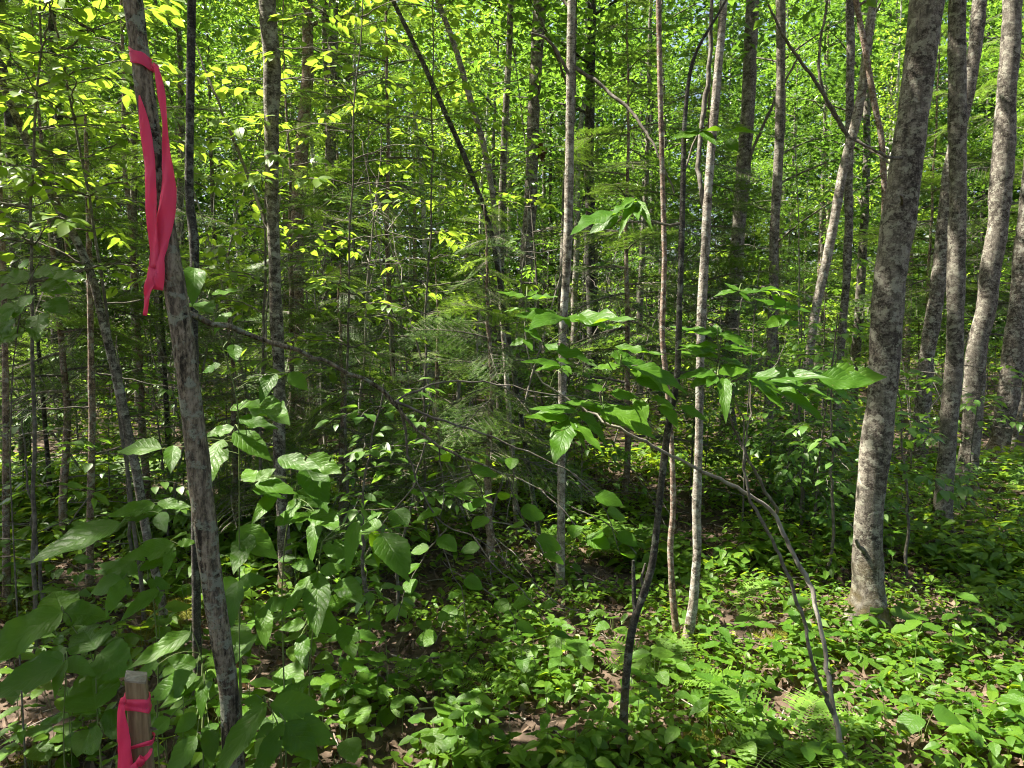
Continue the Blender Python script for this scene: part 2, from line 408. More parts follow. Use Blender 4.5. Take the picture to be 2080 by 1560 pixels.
for a in [(1885, 640, 8.0, .2), (1880, 740, 8.0, .2), (1870, 860, 8.0, .2), (1995, 650, 6.6, .2), (1983, 760, 6.6, .2), (1975, 850, 6.6, .16), (2050, 760, 8.1, .18), (1745, 1120, 3.7, .14), (1740, 1190, 3.7, .14),
          (1700, 400, 7.5, .3), (1680, 540, 7.5, .25), (1655, 640, 7.5, .2), (1148, 500, 4, .14), (1143, 720, 4, .14), (1150, 250, 4, .14),
          (60, 60, 3.4, .5), (180, 130, 3.4, .5), (330, 60, 3.4, .4), (420, 170, 4, .35), (560, 120, 4.4, .35), (640, 230, 4.4, .35),
          (720, 330, 4.4, .35), (860, 60, 4.2, .4), (960, 40, 4, .25), (900, 600, 4.3, .34), (850, 690, 4.3, .34), (940, 740, 4.3, .3), (1010, 640, 4.3, .3), (960, 520, 4.4, .3), (480, 600, 5.5, .4),
          (1550, 590, 2.3, .18), (1700, 770, 2.3, .16), (1600, 620, 2.3, .16), (1270, 430, 2.7, .15), (1130, 860, 2.3, .16), (1420, 275, 2.9, .1), (1590, 320, 2.9, .12),
          (1460, 700, 2.3, .16), (1520, 745, 2.3, .16), (1610, 790, 2.3, .16), (1250, 745, 2.3, .16), (1180, 840, 2.3, .14), (1310, 840, 2.3, .14), (1090, 610, 2.3, .16), (1380, 760, 2.3, .14), (485, 1190, 1.9, .09), (600, 1090, 2.2, .12), (700, 1120, 2.0, .1)]: lit_a(*a)
LIT = np.array(LIT); LIT[:, 2] *= 1.35
LOW = np.array([t[2][2] < 2.05 for t in TARGETS])
def shades_low(P):
    k = P[:, 2] / SUN[2]; gx = P[:, 0] - SUN[0] * k; gy = P[:, 1] - SUN[1] * k
    L = LIT[LOW]; zt = np.array([t[2][2] for t in TARGETS])[LOW]
    d = np.hypot(gx[:, None] - L[None, :, 0], gy[:, None] - L[None, :, 1]) / (.5 * L[None, :, 2])
    return ((d < 1) & (P[:, 2][:, None] > zt[None] + .35)).any(1)
def gap(P):
    """True where a leaf at P would shade one of the sunlit places"""
    k = P[:, 2] / SUN[2]; gx = P[:, 0] - SUN[0] * k; gy = P[:, 1] - SUN[1] * k
    wr = 0.75 + 0.6 * vnoise(gx, gy, 3.5, 11)
    d = np.hypot(gx[:, None] - LIT[None, :, 0], gy[:, None] - LIT[None, :, 1]) / (LIT[None, :, 2] * wr[:, None])
    return d.min(1) < 1.0, gx, gy

# ------------------------------------------------------------------ trees seen one by one
TREES = []      # (root, axis points world) for the canopy
def trunk_mesh(wp, mat, root, sides=14, rough=0.05, name='trunk', burl=()):
    """wp: (n,4) world x y z radius from base to top"""
    q = resample(wp, 0.05 if wp[:, 3].max() > 0.03 else 0.04)
    n = len(q); s = np.arange(n)
    wob = q[:, 3:4] * 0.22
    q[:, 0:1] += wob * (vnoise(s * 0.13, s * 0 + q[0, 0] * 9, 1, 5)[:, None] - .5)
    q[:, 1:2] += wob * (vnoise(s * 0.13, s * 0 + q[0, 0] * 9, 1, 6)[:, None] - .5)
    r = q[:, 3] * (1 + 0.16 * (vnoise(s * 0.22, s * 0 + q[0, 1] * 5, 1, 7) - .5) + 0.08 * (vnoise(s * 0.7, s * 0 + q[0, 1] * 5, 1, 8) - .5))
    for (zb, amt, wd) in burl: r = r * (1 + amt * np.exp(-((q[:, 2] - zb) / wd) ** 2))
    r[:6] *= np.linspace(1.28, 1.0, min(6, n))[:6] if n >= 6 else 1
    mb = MB(); loc = np.array(root.location)
    tube(mb, q[:, :3] - loc, r, sides, 0, 0.5, rough, flare=.75 * np.exp(-np.clip(q[:, 2] - q[0, 2] - .03, 0, 9) / (1.1 * q[0, 3] + .01)) * (1 if q[0, 3] > .03 else .3))
    return mb, q

def hero_tree(name, label, pts, mat, Y=None, top=10.0, branches=(), sides=14, crown=True, cat='tree', group=None, burl=(), rough=0.05):
    """pts: picture points (x, y, width) from base up"""
    if Y is None:
        b = G(pts[0][0], pts[0][1]); Y = b[1]
    wp = []
    for (px, py, wd) in pts:
        p = W(px, py, Y); wp.append([*p, 0.5 * wd * (Y / _F[1]) / FPX])
    wp = np.array(wp)
    gz = float(ground(wp[0, 0], Y))
    if wp[0, 2] > gz + 0.02:                         # the foot is hidden or below the picture: run it down to the soil
        d = wp[0] - wp[1]; k = (wp[0, 2] - gz) / max(1e-3, -d[2]) if d[2] < 0 else 0
        f = wp[0].copy(); f[0] += np.clip(d[0] * k, -.25, .25); f[2] = gz; f[3] *= 1.1
        wp = np.vstack([f, wp])
    wp[0, 2] = gz - 0.04
    depthlean = random.uniform(-0.02, 0.02)
    wp[:, 1] += depthlean * (wp[:, 2] - gz)
    z1 = wp[-1, 2]
    if top > z1 + 0.3:
        d = wp[-1, :3] - wp[-2, :3]; d = d / d[2]
        for k in (0.25, 0.5, 0.75, 1.0):
            z = z1 + (top - z1) * k
            wp = np.vstack([wp, [wp[-1, 0] + d[0] * (top - z1) * .25 * (1 - .6 * k), wp[-1, 1] + random.uniform(-.05, .05), z, wp[-1, 3] * (1 - 0.3 * k) if k < 1 else 0.006]])
    root = empty(name, (wp[0, 0], Y, gz), label, cat, group)
    mb, q = trunk_mesh(wp, mat, root, sides, rough, burl=burl)
    loc = np.array(root.location)
    if crown and top > 4:                            # limbs of the crown
        for k in range(7):
            t = random.uniform(0.5, 0.95); i = int(t * (len(q) - 1))
            if q[i, 2] < 4.6: continue
            a = random.uniform(0, 6.28); L = random.uniform(1.0, 2.2)
            s = np.linspace(0, 1, 7)[:, None]
            bp = q[i, :3] + np.array([math.cos(a), math.sin(a), 0]) * s * L + np.array([0, 0, 1]) * (s * L * 0.6 - 0.2 * s * s * L)
            tube(mb, bp - loc, np.linspace(q[i, 3] * .5, .004, 7), 6)
    obj('trunk', mb.mesh('trunk', [mat]), root)
    for br in branches:
        bpts = np.array([[*W(px, py, Y + dy), 0.5 * wd * Y / FPX] for (px, py, wd, dy) in br])
        # root the branch on the trunk axis
        j = np.argmin(np.linalg.norm(q[:, :3] - bpts[0, :3], axis=1))
        if np.linalg.norm(q[j, :3] - bpts[0, :3]) < 0.25: bpts[0, :3] = q[j, :3]
        b2 = resample(bpts, 0.04)
        b2[1:, :3] += (rng.random((len(b2) - 1, 3)) - .5) * 0.010
        mb2 = MB(); tube(mb2, b2[:, :3] - loc, b2[:, 3] * (1 + .2 * (rng.random(len(b2)) - .5)), 7, 0, .5, 0.1)
        obj('branch', mb2.mesh('branch', [M_TWIG if br[0][2] < 12 else mat]), root)
    if crown: TREES.append((root, q, top))
    return root, q, Y

H = {}
H['taped'] = hero_tree('taped_sapling_tree', 'leaning flaky-barked young tree tied with bright pink tape above the wooden stake',
    [(476, 1560, 42), (468, 1400, 41), (440, 1230, 42), (415, 1035, 44), (402, 900, 42), (375, 690, 42), (349, 520, 37), (318, 330, 36), (291, 111, 35), (276, 0, 39)],
    M_FLAKY, Y=1.66, top=6.5, sides=20, rough=0.10,
    branches=[[(378, 640, 16, 0), (430, 655, 13, .05), (488, 671, 12, .1), (572, 702, 11, .2), (673, 739, 11, .3), (757, 779, 11, .38), (804, 816, 11, .42), (831, 870, 8, .45), (892, 905, 7, .48), (946, 935, 6, .5), (1027, 962, 5, .5), (1094, 990, 4, .5), (1160, 1030, 2, .5)],
              [(804, 816, 8, .42), (841, 833, 7, .45), (892, 851, 6, .47), (926, 863, 6, .5), (1006, 887, 5, .52), (1037, 907, 5, .52), (1094, 927, 4, .55), (1158, 957, 3, .55), (1230, 1010, 2, .55)],
              [(804, 816, 7, .42), (818, 806, 6, .42), (875, 782, 5, .48), (932, 772, 5, .52), (1027, 779, 4, .55), (1077, 799, 4, .55), (1144, 799, 3, .6), (1220, 820, 2, .6)],
              [(815, 830, 8, .43), (824, 900, 6, .5), (845, 980, 5, .5), (878, 1045, 5, .5), (905, 1075, 4, .5), (959, 1085, 3, .5), (1010, 1118, 3, .5), (1080, 1180, 2, .5)],
              [(878, 1045, 4, .5), (895, 1100, 3, .5), (920, 1160, 3, .5), (945, 1220, 2, .5), (950, 1300, 2, .5)]])
H['mossy'] = hero_tree('slender_tree', 'thin dark stem standing close behind the pink-taped young tree',
    [(402, 1480, 19), (398, 1160, 18), (396, 900, 18), (390, 640, 18), (394, 500, 18), (381, 400, 17), (384, 200, 16), (386, 0, 15)], M_DARK, Y=2.75, top=7, sides=10)
H['left_mid'] = hero_tree('slender_tree', 'grey slender tree rising beside the diagonal dead branch, swollen near its top',
    [(584, 1210, 30), (577, 1100, 25), (569, 950, 25), (570, 760, 24), (564, 600, 25), (557, 420, 24), (557, 230, 29), (560, 130, 33), (551, 60, 31), (550, 0, 33)], M_GREY, top=9,
    branches=[[(556, 500, 8, 0), (520, 400, 7, .1), (465, 260, 6, .2), (420, 150, 4, .3), (385, 60, 2, .4)]])
H['thin_fir'] = hero_tree('bare_sapling', 'straight thin brown conifer stem with dead side twigs by the mossy hump',
    [(181, 1225, 15), (181, 1045, 14), (184, 850, 14), (180, 690, 12), (174, 500, 11), (171, 380, 9), (166, 280, 7), (163, 190, 4)], M_RED, top=0, sides=9, crown=False,
    branches=[[(181, 760, 4, 0), (250, 768, 3, .1), (360, 790, 2, .2)], [(183, 820, 4, 0), (120, 830, 3, -.1), (20, 835, 2, -.1)], [(178, 610, 4, 0), (260, 615, 3, .1), (330, 600, 2, .3)],
              [(176, 540, 4, 0), (100, 500, 3, 0), (40, 480, 2, 0)], [(171, 400, 3, 0), (240, 420, 2, .1), (300, 470, 2, .2)], [(168, 330, 3, 0), (110, 320, 2, 0), (60, 330, 1.5, 0)], [(181, 930, 4, 0), (270, 900, 3, .2), (340, 905, 2, .3)],
              [(181, 1000, 4, 0), (150, 1050, 3, -.1), (140, 1065, 2, -.1)]])
H['curved'] = hero_tree('bent_sapling', 'grey curved sapling bending away from the thin brown conifer stem',
    [(340, 1290, 17), (326, 1200, 17), (306, 1120, 17), (292, 1050, 18), (279, 957, 18), (256, 850, 19), (237, 756, 18), (219, 681, 17), (190, 560, 16), (160, 490, 16), (118, 415, 16), (60, 290, 15), (20, 195, 14), (-20, 80, 12), (-50, 0, 10)], M_GREY, top=0, sides=10, crown=False)
H['edge_l'] = hero_tree('thin_sapling', 'short thin leafless brown sapling beside the big dark hanging leaves',
    [(14, 1235, 15), (12, 1100, 15), (10, 900, 13), (8, 740, 11), (4, 560, 10), (-4, 400, 9)], M_RED, top=4, sides=9, crown=False)
H['thin_l2'] = hero_tree('thin_sapling', 'crooked thin sapling below the dark hanging maple-like leaves',
    [(104, 1040, 9), (98, 960, 9), (84, 800, 8), (74, 700, 7), (68, 600, 6), (50, 480, 5)], M_DARK, top=0, sides=8, crown=False)
H['thin_l3'] = hero_tree('thin_sapling', 'thin dark stem half hidden by the taped young tree, bare below',
    [(350, 1030, 11), (341, 900, 10), (335, 760, 9), (328, 640, 8), (322, 560, 7)], M_DARK, top=0, sides=8, crown=False)
H['diag1'] = hero_tree('leaning_sapling', 'dark thin leaning sapling with yellow-green leaves, tilting towards the taped tree',
    [(1035, 700, 10), (1000, 480, 10), (983, 421, 10), (942, 313, 11), (905, 229, 11), (872, 155, 10), (831, 67, 10), (798, 0, 9)], M_DARK, Y=5.0, top=5.2, sides=8, crown=False)
H['diag2'] = hero_tree('leaning_sapling', 'pale thin leaning sapling parallel to the dark leaning one',
    [(1020, 640, 11), (1005, 430, 11), (993, 343, 11), (976, 269, 12), (952, 188, 12), (922, 84, 12), (889, 0, 11)], M_PALE, Y=5.4, top=6, sides=8, crown=False)
H['back_c'] = hero_tree('slender_tree', 'grey slender trunk behind the two parallel leaning saplings',
    [(1015, 760, 14), (1018, 500, 14), (1023, 303, 14), (1033, 135, 13), (1038, 0, 13)], M_GREY, Y=7.6, top=10, sides=10)
H['center'] = hero_tree('slender_tree', 'mottled grey trunk with a wad of dry brown leaves stuck on its side',
    [(1047, 915, 30), (1047, 857, 27), (1052, 790, 25), (1059, 690, 25), (1068, 540, 25), (1077, 421, 26), (1081, 300, 25), (1087, 168, 25), (1096, 0, 26)], M_GREY, top=11)
H['center_r'] = hero_tree('slender_tree', 'slim pale straight sapling trunk standing over the sunlit leaf litter',
    [(1138, 1210, 20), (1139, 1100, 18), (1141, 950, 17), (1141, 823, 17), (1141, 688, 16), (1150, 540, 17), (1154, 430, 18), (1156, 330, 17), (1158, 168, 17), (1160, 0, 17)], M_PALE, top=8, sides=12, rough=.08,
    branches=[[(1156, 170, 7, 0), (1121, 81, 6, -.1), (1080, 70, 4, -.2)], [(1158, 140, 8, 0), (1228, 178, 7, -.1), (1296, 239, 6, -.2), (1336, 310, 4, -.3), (1370, 390, 3, -.3)], [(1158, 20, 7, 0), (1140, 0, 6, 0), (1120, -40, 5, 0)]])
H['stub'] = hero_tree('snag', 'broken beige dead stem, barkless, standing among the round-leaved undergrowth',
    [(915, 1062, 11), (922, 1000, 10), (925, 930, 9), (929, 850, 9), (932, 772, 9)], M_DEAD, top=0, sides=9, crown=False, cat='dead stem')
H['red_thin'] = hero_tree('slender_tree', 'thin reddish stem rising behind the dark crooked lichen-covered tree',
    [(1378, 1312, 14), (1366, 1215, 13), (1361, 1102, 13), (1369, 1040, 12), (1366, 924, 11), (1357, 800, 11), (1345, 688, 11), (1350, 540, 10), (1346, 370, 10), (1341, 200, 10), (1338, 0, 10)], M_RED, top=7, sides=9)
H['black'] = hero_tree('crooked_tree', 'crooked blackish stem with grey lichen and a broken forked stub at knee height',
    [(1266, 1532, 20), (1266, 1480, 18), (1272, 1372, 18), (1279, 1304, 17), (1286, 1254, 17), (1309, 1203, 16), (1328, 1136, 15), (1336, 1035, 14), (1350, 907, 14), (1361, 823, 14), (1373, 790, 13), (1377, 655, 12), (1381, 520, 12), (1384, 390, 11), (1386, 250, 9), (1400, 120, 7), (1440, 60, 5), (1475, 0, 4)], M_DARK, top=4.2, sides=12, crown=False, rough=.15, cat='tree',
    branches=[[(1288, 1250, 12, 0), (1288, 1205, 10, 0), (1286, 1160, 9, 0), (1287, 1137, 6, 0)], [(1292, 1195, 7, 0), (1302, 1170, 6, 0), (1311, 1142, 4, 0)],
              [(1381, 460, 6, 0), (1340, 466, 5, 0), (1312, 450, 4, 0), (1292, 407, 3, 0)], [(1384, 350, 5, 0), (1400, 310, 4, 0), (1422, 268, 3, 0)]])
H['scaly'] = hero_tree('slender_tree', 'scaly lichen-whitened stem beside the crooked blackish stem, forking higher up',
    [(1393, 1318, 22), (1396, 1290, 19), (1407, 1237, 18), (1417, 1119, 18), (1414, 1035, 18), (1419, 907, 17), (1420, 772, 17), (1424, 638, 17), (1429, 520, 17), (1435, 400, 16), (1447, 236, 16), (1459, 101, 15), (1467, 0, 14)], M_PALE, top=7.5, sides=12, rough=.12,
    branches=[[(1433, 440, 11, 0), (1416, 350, 10, .05), (1421, 270, 10, .1), (1432, 219, 10, .1), (1443, 118, 9, .1), (1446, 0, 8, .1), (1450, -80, 6, .1)]])
H['r1'] = hero_tree('slender_tree', 'banded grey trunk standing beyond the compound-leaved bent sapling',
    [(1482, 902, 34), (1478, 850, 30), (1481, 760, 28), (1488, 655, 28), (1497, 520, 27), (1508, 390, 27), (1517, 269, 26), (1525, 135, 25), (1531, 0, 25)], M_GREYB, top=11,
    branches=[[(1508, 380, 8, 0), (1530, 300, 6, -.1), (1580, 190, 5, -.2), (1625, 110, 4, -.2)]])
H['r2'] = hero_tree('slender_tree', 'narrow straight grey trunk in front of the two close pale forking trunks',
    [(1558, 948, 22), (1561, 857, 18), (1563, 739, 18), (1568, 621, 17), (1567, 520, 17), (1573, 404, 18), (1578, 303, 18), (1580, 168, 17), (1579, 0, 17)], M_GREYB, top=10)
H['r3'] = hero_tree('forked_tree', 'pale leaning trunk with two thin upward side limbs meeting at a knot',
    [(1602, 962, 20), (1609, 880, 18), (1636, 756, 17), (1646, 688, 17), (1659, 604, 17), (1680, 510, 17), (1692, 440, 17), (1706, 353, 17), (1723, 286, 19), (1735, 236, 18), (1745, 185, 16), (1755, 84, 16), (1767, 0, 15)], M_PALE, top=9,
    branches=[[(1717, 290, 9, 0), (1676, 202, 7, 0), (1663, 150, 6, 0), (1666, 84, 5, 0), (1682, 0, 5, 0), (1690, -60, 4, 0)], [(1715, 290, 8, 0), (1659, 168, 7, -.1), (1595, 81, 6, -.15), (1560, 10, 4, -.2)],
              [(1722, 280, 6, 0), (1762, 300, 6, -.2), (1800, 325, 5, -.4), (1815, 340, 3, -.5)]])
H['r4'] = hero_tree('slender_tree', 'darker straight grey trunk crossing behind the pale leaning forked one',
    [(1701, 918, 20), (1701, 850, 17), (1702, 756, 16), (1711, 671, 16), (1719, 580, 16), (1726, 480, 16), (1724, 370, 16), (1728, 250, 16), (1730, 118, 16), (1731, 0, 16)], M_GREY, top=10.5)
H['r5'] = hero_tree('slender_tree', 'thin reddish wavy trunk close to the thickest grey trunk',
    [(1790, 800, 12), (1800, 500, 12), (1802, 387, 12), (1797, 269, 12), (1782, 202, 12), (1767, 101, 11), (1748, 0, 11)], M_RED, Y=7.4, top=9, sides=9)
H['big'] = hero_tree('grey_trunk_tree', 'thickest grey banded trunk, leaning, with mossy foot and dead branch stub low down',
    [(1766, 1268, 66), (1762, 1203, 59), (1764, 1119, 58), (1769, 1035, 58), (1787, 890, 58), (1797, 790, 57), (1808, 655, 59), (1819, 520, 60), (1833, 430, 63), (1849, 336, 62), (1865, 236, 62), (1878, 135, 61), (1893, 0, 61)], M_GREYB, top=12, sides=28, rough=.03,
    burl=((1.55 + 3.95 * .13, .06, .03), (1.55 + 3.95 * .19, .05, .03)),
    branches=[[(1752, 1130, 11, -.05), (1741, 1108, 8, -.12), (1737, 1095, 5, -.14)], [(1842, 420, 9, -.06), (1836, 402, 6, -.1), (1826, 396, 4, -.14)], [(1850, 330, 8, 0), (1800, 320, 6, -.15), (1760, 295, 4, -.25), (1722, 278, 3, -.3)]])
H['r6'] = hero_tree('slender_tree', 'straight grey trunk spotted with round white lichen, beside the thickest trunk',
    [(1912, 1090, 40), (1919, 991, 34), (1931, 857, 33), (1940, 756, 33), (1945, 621, 32), (1948, 505, 32), (1952, 337, 32), (1952, 168, 32), (1955, 0, 31)], M_GREYB, top=11, sides=20)
H['r7'] = hero_tree('slender_tree', 'dark grey trunk slanting behind the white-spotted straight trunk, sunlit low on one side',
    [(1864, 944, 34), (1867, 900, 30), (1875, 823, 30), (1882, 722, 30), (1898, 621, 29), (1912, 520, 28), (1930, 350, 27), (1962, 200, 26), (1981, 101, 25), (1990, 0, 25)], M_GREY, top=11, sides=18)
H['r8'] = hero_tree('slender_tree', 'grey trunk with a sharp kink at chest height, sunlit along one edge',
    [(1958, 1004, 40), (1963, 974, 37), (1972, 890, 36), (1981, 790, 37), (1986, 700, 36), (2006, 621, 35), (2020, 520, 36), (2031, 437, 37), (2040, 336, 40), (2045, 250, 38), (2050, 168, 35), (2057, 101, 34), (2061, 0, 34)], M_GREYB, top=11.5, sides=20)
H['r9'] = hero_tree('slender_tree', 'stout brown-grey trunk standing just past the kinked trunk',
    [(2030, 935, 46), (2038, 890, 41), (2050, 790, 40), (2062, 655, 39), (2075, 520, 39), (2092, 350, 38), (2120, 0, 36)], M_GREY, top=11, sides=18)
H['r10'] = hero_tree('thin_sapling', 'small leaning grey sapling in front of the stout brown-grey trunk',
    [(2054, 944, 12), (2064, 880, 11), (2080, 810, 10), (2110, 650, 9)], M_GREY, top=0, sides=8, crown=False)
H['l_brown'] = hero_tree('slender_tree', 'wide brown mossy trunk hidden behind the swollen-topped grey tree',
    [(606, 905, 36), (604, 800, 31), (602, 650, 30), (602, 480, 28), (612, 300, 24), (625, 150, 22), (624, 0, 20)], M_RED, top=10, sides=14)
H['l_back'] = hero_tree('slender_tree', 'shaded grey trunk beyond the long diagonal dead branch',
    [(655, 850, 27), (658, 750, 25), (662, 600, 24), (668, 420, 22), (672, 200, 20), (676, 0, 19)], M_GREY, top=10, sides=12)
H['l_red'] = hero_tree('thin_sapling', 'short peeling reddish stem at the foot of the wide brown trunk',
    [(636, 930, 12), (634, 850, 11), (630, 760, 10), (622, 690, 8)], M_RED, top=0, sides=9, crown=False)
H['far_l'] = hero_tree('slender_tree', 'dark shadowed conifer trunk behind the grey curved sapling',
    [(48, 820, 22), (42, 600, 22), (36, 420, 21), (28, 270, 20), (18, 100, 18), (10, 0, 17)], M_DARK, Y=7.5, top=10, sides=12)

# trees added out of view so their crowns shade the clearing
for (x, y, r) in [(-4.2, 1.2, .09), (-6.2, 3.4, .10), (-8.0, 6.2, .11), (-3.4, -2.2, .09), (-9.5, 2.0, .10), (2.6, -1.6, .09), (-6.8, -0.8, .08), (-5.6, 6.4, .08), (4.6, 2.2, .10), (-0.4, -2.6, .09)]:
    gz = float(ground(x, y)); root = empty('added_shade_tree', (x, y, gz), 'unseen tall grey tree added so its leafy crown shades the clearing', 'tree', 'added shade trees round the clearing')
    wp = np.array([[x, y, gz - .04, r], [x + .1, y, gz + 3, r * .85], [x + .2, y + .1, gz + 6, r * .65], [x + .1, y + .2, gz + 11, .01]])
    mb, q = trunk_mesh(wp, M_GREY, root, 12)
    for k in range(8):
        i = int(random.uniform(.4, .95) * (len(q) - 1)); a = random.uniform(0, 6.28); L = random.uniform(1.2, 2.4); s = np.linspace(0, 1, 7)[:, None]
        bp = q[i, :3] + np.array([math.cos(a), math.sin(a), 0]) * s * L + np.array([0, 0, 1]) * (s * L * .6 - .2 * s * s * L)
        tube(mb, bp - np.array(root.location), np.linspace(q[i, 3] * .5, .004, 7), 6)
    obj('trunk', mb.mesh('trunk', [M_GREY]), root); TREES.append((root, q, 11))

# crowns: canopy overhead added for shade, gapped for sun patches, split by nearest tree
def build_shade_canopy():
    N = 85000
    gx = rng.uniform(-5.0, 6.5, N); gy = rng.uniform(-1.5, 9.0, N)
    z = rng.uniform(4.7, 10.5, N)
    P = np.stack([gx, gy, np.zeros(N)], 1) + SUN[None] * (z / SUN[2])[:, None]
    inlit, _, _ = gap(P)
    dap = 0.6 * vnoise(gx, gy, 1.3, 21) + 0.4 * vnoise(gx, gy, 3.6, 22)
    keep = (~inlit) & (dap > 0.33)
    # leave the sky open over the wood behind and clump the leaves
    cl = vnoise(P[:, 0] + z * .7, P[:, 1] - z * .4, 1.6, 23)
    keep &= (cl > 0.28)
    P = P[keep]; n = len(P)
    best = np.full(n, 1e9); own = np.zeros(n, int)
    for k, (root, q, top) in enumerate(TREES):
        ax = np.interp(P[:, 2], q[:, 2], q[:, 0]); ay = np.interp(P[:, 2], q[:, 2], q[:, 1])
        d = np.hypot(P[:, 0] - ax, P[:, 1] - ay) + np.clip(P[:, 2] - top, 0, 9) * 2
        m = d < best; best[m] = d[m]; own[m] = k
    for k, (root, q, top) in enumerate(TREES):
        m = own == k
        c = int(m.sum())
        if c < 20: continue
        Nn = unit(np.stack([rng.normal(0, .45, c), rng.normal(0, .45, c), np.ones(c)], 1))
        a = rng.uniform(0, 6.28, c); D = np.stack([np.cos(a), np.sin(a), rng.normal(-.2, .3, c)], 1)
        mb = MB(); cloud(mb, T_LO, P[m] - np.array(root.location), D, Nn, rng.uniform(.10, .17, c), rng.random(c))
        obj('crown', mb.mesh('crown', [M_LEAF], False), root)
build_shade_canopy()

# ------------------------------------------------------------------ pink tape and stake
def strip(name, root, pts, thick=0.0004, curl=0.3, seed=0, mat=None):
    """pts: (x, y, width_px, Y) centre line of a hanging tape, flat to the viewer's side with a soft curl"""
    P = np.array([[*W(a, b, Y), wd * Y / FPX, Y] for (a, b, wd, Y) in pts])
    q = resample(P, 0.008); n = len(q); r = np.random.default_rng(seed)
    tg = unit(np.gradient(q[:, :3], axis=0)); side = unit(np.cross(tg, np.array([0, 1.0, 0.0])))
    nor = np.cross(side, tg)
    s = np.linspace(-1, 1, 7)
    k = np.arange(n) / n
    fold = curl * (np.sin(k[:, None] * 9 + seed) * s[None] ** 2 + 0.5 * np.sin(k[:, None] * 14 + s[None] * 2.4 + seed * 2)) + 0.34 * (vnoise(k[:, None] * 22 + s[None] * 2.0, s[None] * 3 + seed, 1, seed + 3) - .5)
    V = q[:, None, :3] + side[:, None] * (s[None, :, None] * q[:, None, 3:4] / 2) + nor[:, None] * (fold[..., None] * q[:, None, 3:4] / 2)
    V = V.reshape(-1, 3) - np.array(root.location)
    i = np.arange(n - 1)[:, None] * 7; j = np.arange(6)[None]
    F = np.stack([i + j, i + j + 1, i + 8 + j, i + 7 + j], -1).reshape(-1, 4)
    o = obj(name, MB().add(V, F).mesh(name, [mat or M_PINK]), root)
    md = o.modifiers.new('thickness', 'SOLIDIFY'); md.thickness = thick; md.offset = 0
    return o

def band(name, root, ring_lo, ring_hi, folds=3, seed=0):
    """a wrap between two rings of points (n,3)"""
    n = len(ring_lo); rows = 6; r = np.random.default_rng(seed)
    V = []
    cen = (ring_lo.mean(0) + ring_hi.mean(0)) / 2
    for k in range(rows):
        t = k / (rows - 1); ring = ring_lo * (1 - t) + ring_hi * t
        out = ring - cen; out[:, 2] = 0; out = unit(out)
        ring = ring + out * 0.0016 * (math.sin(t * math.pi * folds + seed)) + out * 0.001 * (r.random((n, 1)) - .5)
        ring[:, 2] += 0.002 * np.sin(np.arange(n) * 0.9 + k)
        V.append(ring)
    V = np.concatenate(V) - np.array(root.location)
    F = [[k * n + j, k * n + (j + 1) % n, (k + 1) * n + (j + 1) % n, (k + 1) * n + j] for k in range(rows - 1) for j in range(n)]
    o = obj(name, MB().add(V, np.array(F)).mesh(name, [M_PINK]), root)
    md = o.modifiers.new('thickness', 'SOLIDIFY'); md.thickness = 0.0004; md.offset = 1
    return o

def knot(name, root, c, r, seed=0):
    g = np.random.default_rng(seed); th = np.linspace(0, 2 * math.pi, 15)[:-1]; ph = np.linspace(0.15, math.pi - .15, 9)
    V = np.array([[math.cos(a) * math.sin(p), .7 * math.sin(a) * math.sin(p), 1.15 * math.cos(p)] for p in ph for a in th])
    V *= (r * (1 + .35 * np.sin(V[:, 0] * 5 + V[:, 2] * 7 + seed) + .15 * (g.random(len(V)) - .5)))[:, None]
    F = [[i * 14 + j, i * 14 + (j + 1) % 14, (i + 1) * 14 + (j + 1) % 14, (i + 1) * 14 + j] for i in range(8) for j in range(14)]
    return obj(name, MB().add(V + np.asarray(c) - np.array(root.location), np.array(F)).mesh(name, [M_PINK]), root)

def tape_on_tree():
    _, q, Y = H['taped']
    zc = W(292, 123, Y)[2]
    i = np.argmin(abs(q[:, 2] - zc)); c = q[i, :3]; r = q[i, 3] * 1.10
    root = empty('marking_tape', (c[0], c[1], c[2]), 'long pink flagging tape knotted round the leaning flaky-barked young tree, its tails hanging', 'tape')
    th = np.linspace(0, 2 * math.pi, 29)[:-1]
    ring = np.stack([c[0] + r * np.cos(th), c[1] + r * np.sin(th), np.zeros(28)], 1)
    slope = -0.010 * np.cos(th) - 0.002
    lo = ring.copy(); lo[:, 2] = W(292, 140, Y)[2] + slope * .9; hi = ring.copy(); hi[:, 2] = W(292, 112, Y)[2] + slope
    lo[:, 0] += .003
    band('band', root, lo, hi, 4, 1)
    knot('knot', root, W(315, 137, Y - .030), .0075, 2)
    Yf = Y - .040
    strip('tail', root, [(316, 135, 8, Yf), (322, 160, 14, Yf), (328, 195, 16, Yf), (333, 225, 11, Yf - .004), (336, 255, 9, Yf - .004), (338, 300, 16, Yf), (341, 345, 24, Yf), (342, 385, 30, Yf), (338, 425, 34, Yf), (331, 465, 35, Yf), (324, 500, 33, Yf), (319, 520, 30, Yf - .003), (319, 545, 34, Yf - .004), (317, 570, 36, Yf - .004), (315, 588, 34, Yf - .004)], seed=2)
    strip('tail', root, [(283, 194, 3, Yf), (287, 215, 11, Yf), (292, 245, 19, Yf), (298, 285, 22, Yf - .003), (303, 330, 23, Yf - .003), (306, 375, 22, Yf - .003), (308, 420, 22, Yf - .003), (311, 470, 20, Yf - .004), (314, 515, 18, Yf - .005), (312, 545, 22, Yf - .006)], seed=5)
    strip('loose_end', root, [(312, 545, 26, Yf - .008), (306, 568, 22, Yf - .008), (301, 590, 15, Yf - .008), (297, 612, 9, Yf - .008), (296, 628, 8, Yf - .008), (294, 641, 9, Yf - .008)], seed=7)
tape_on_tree()

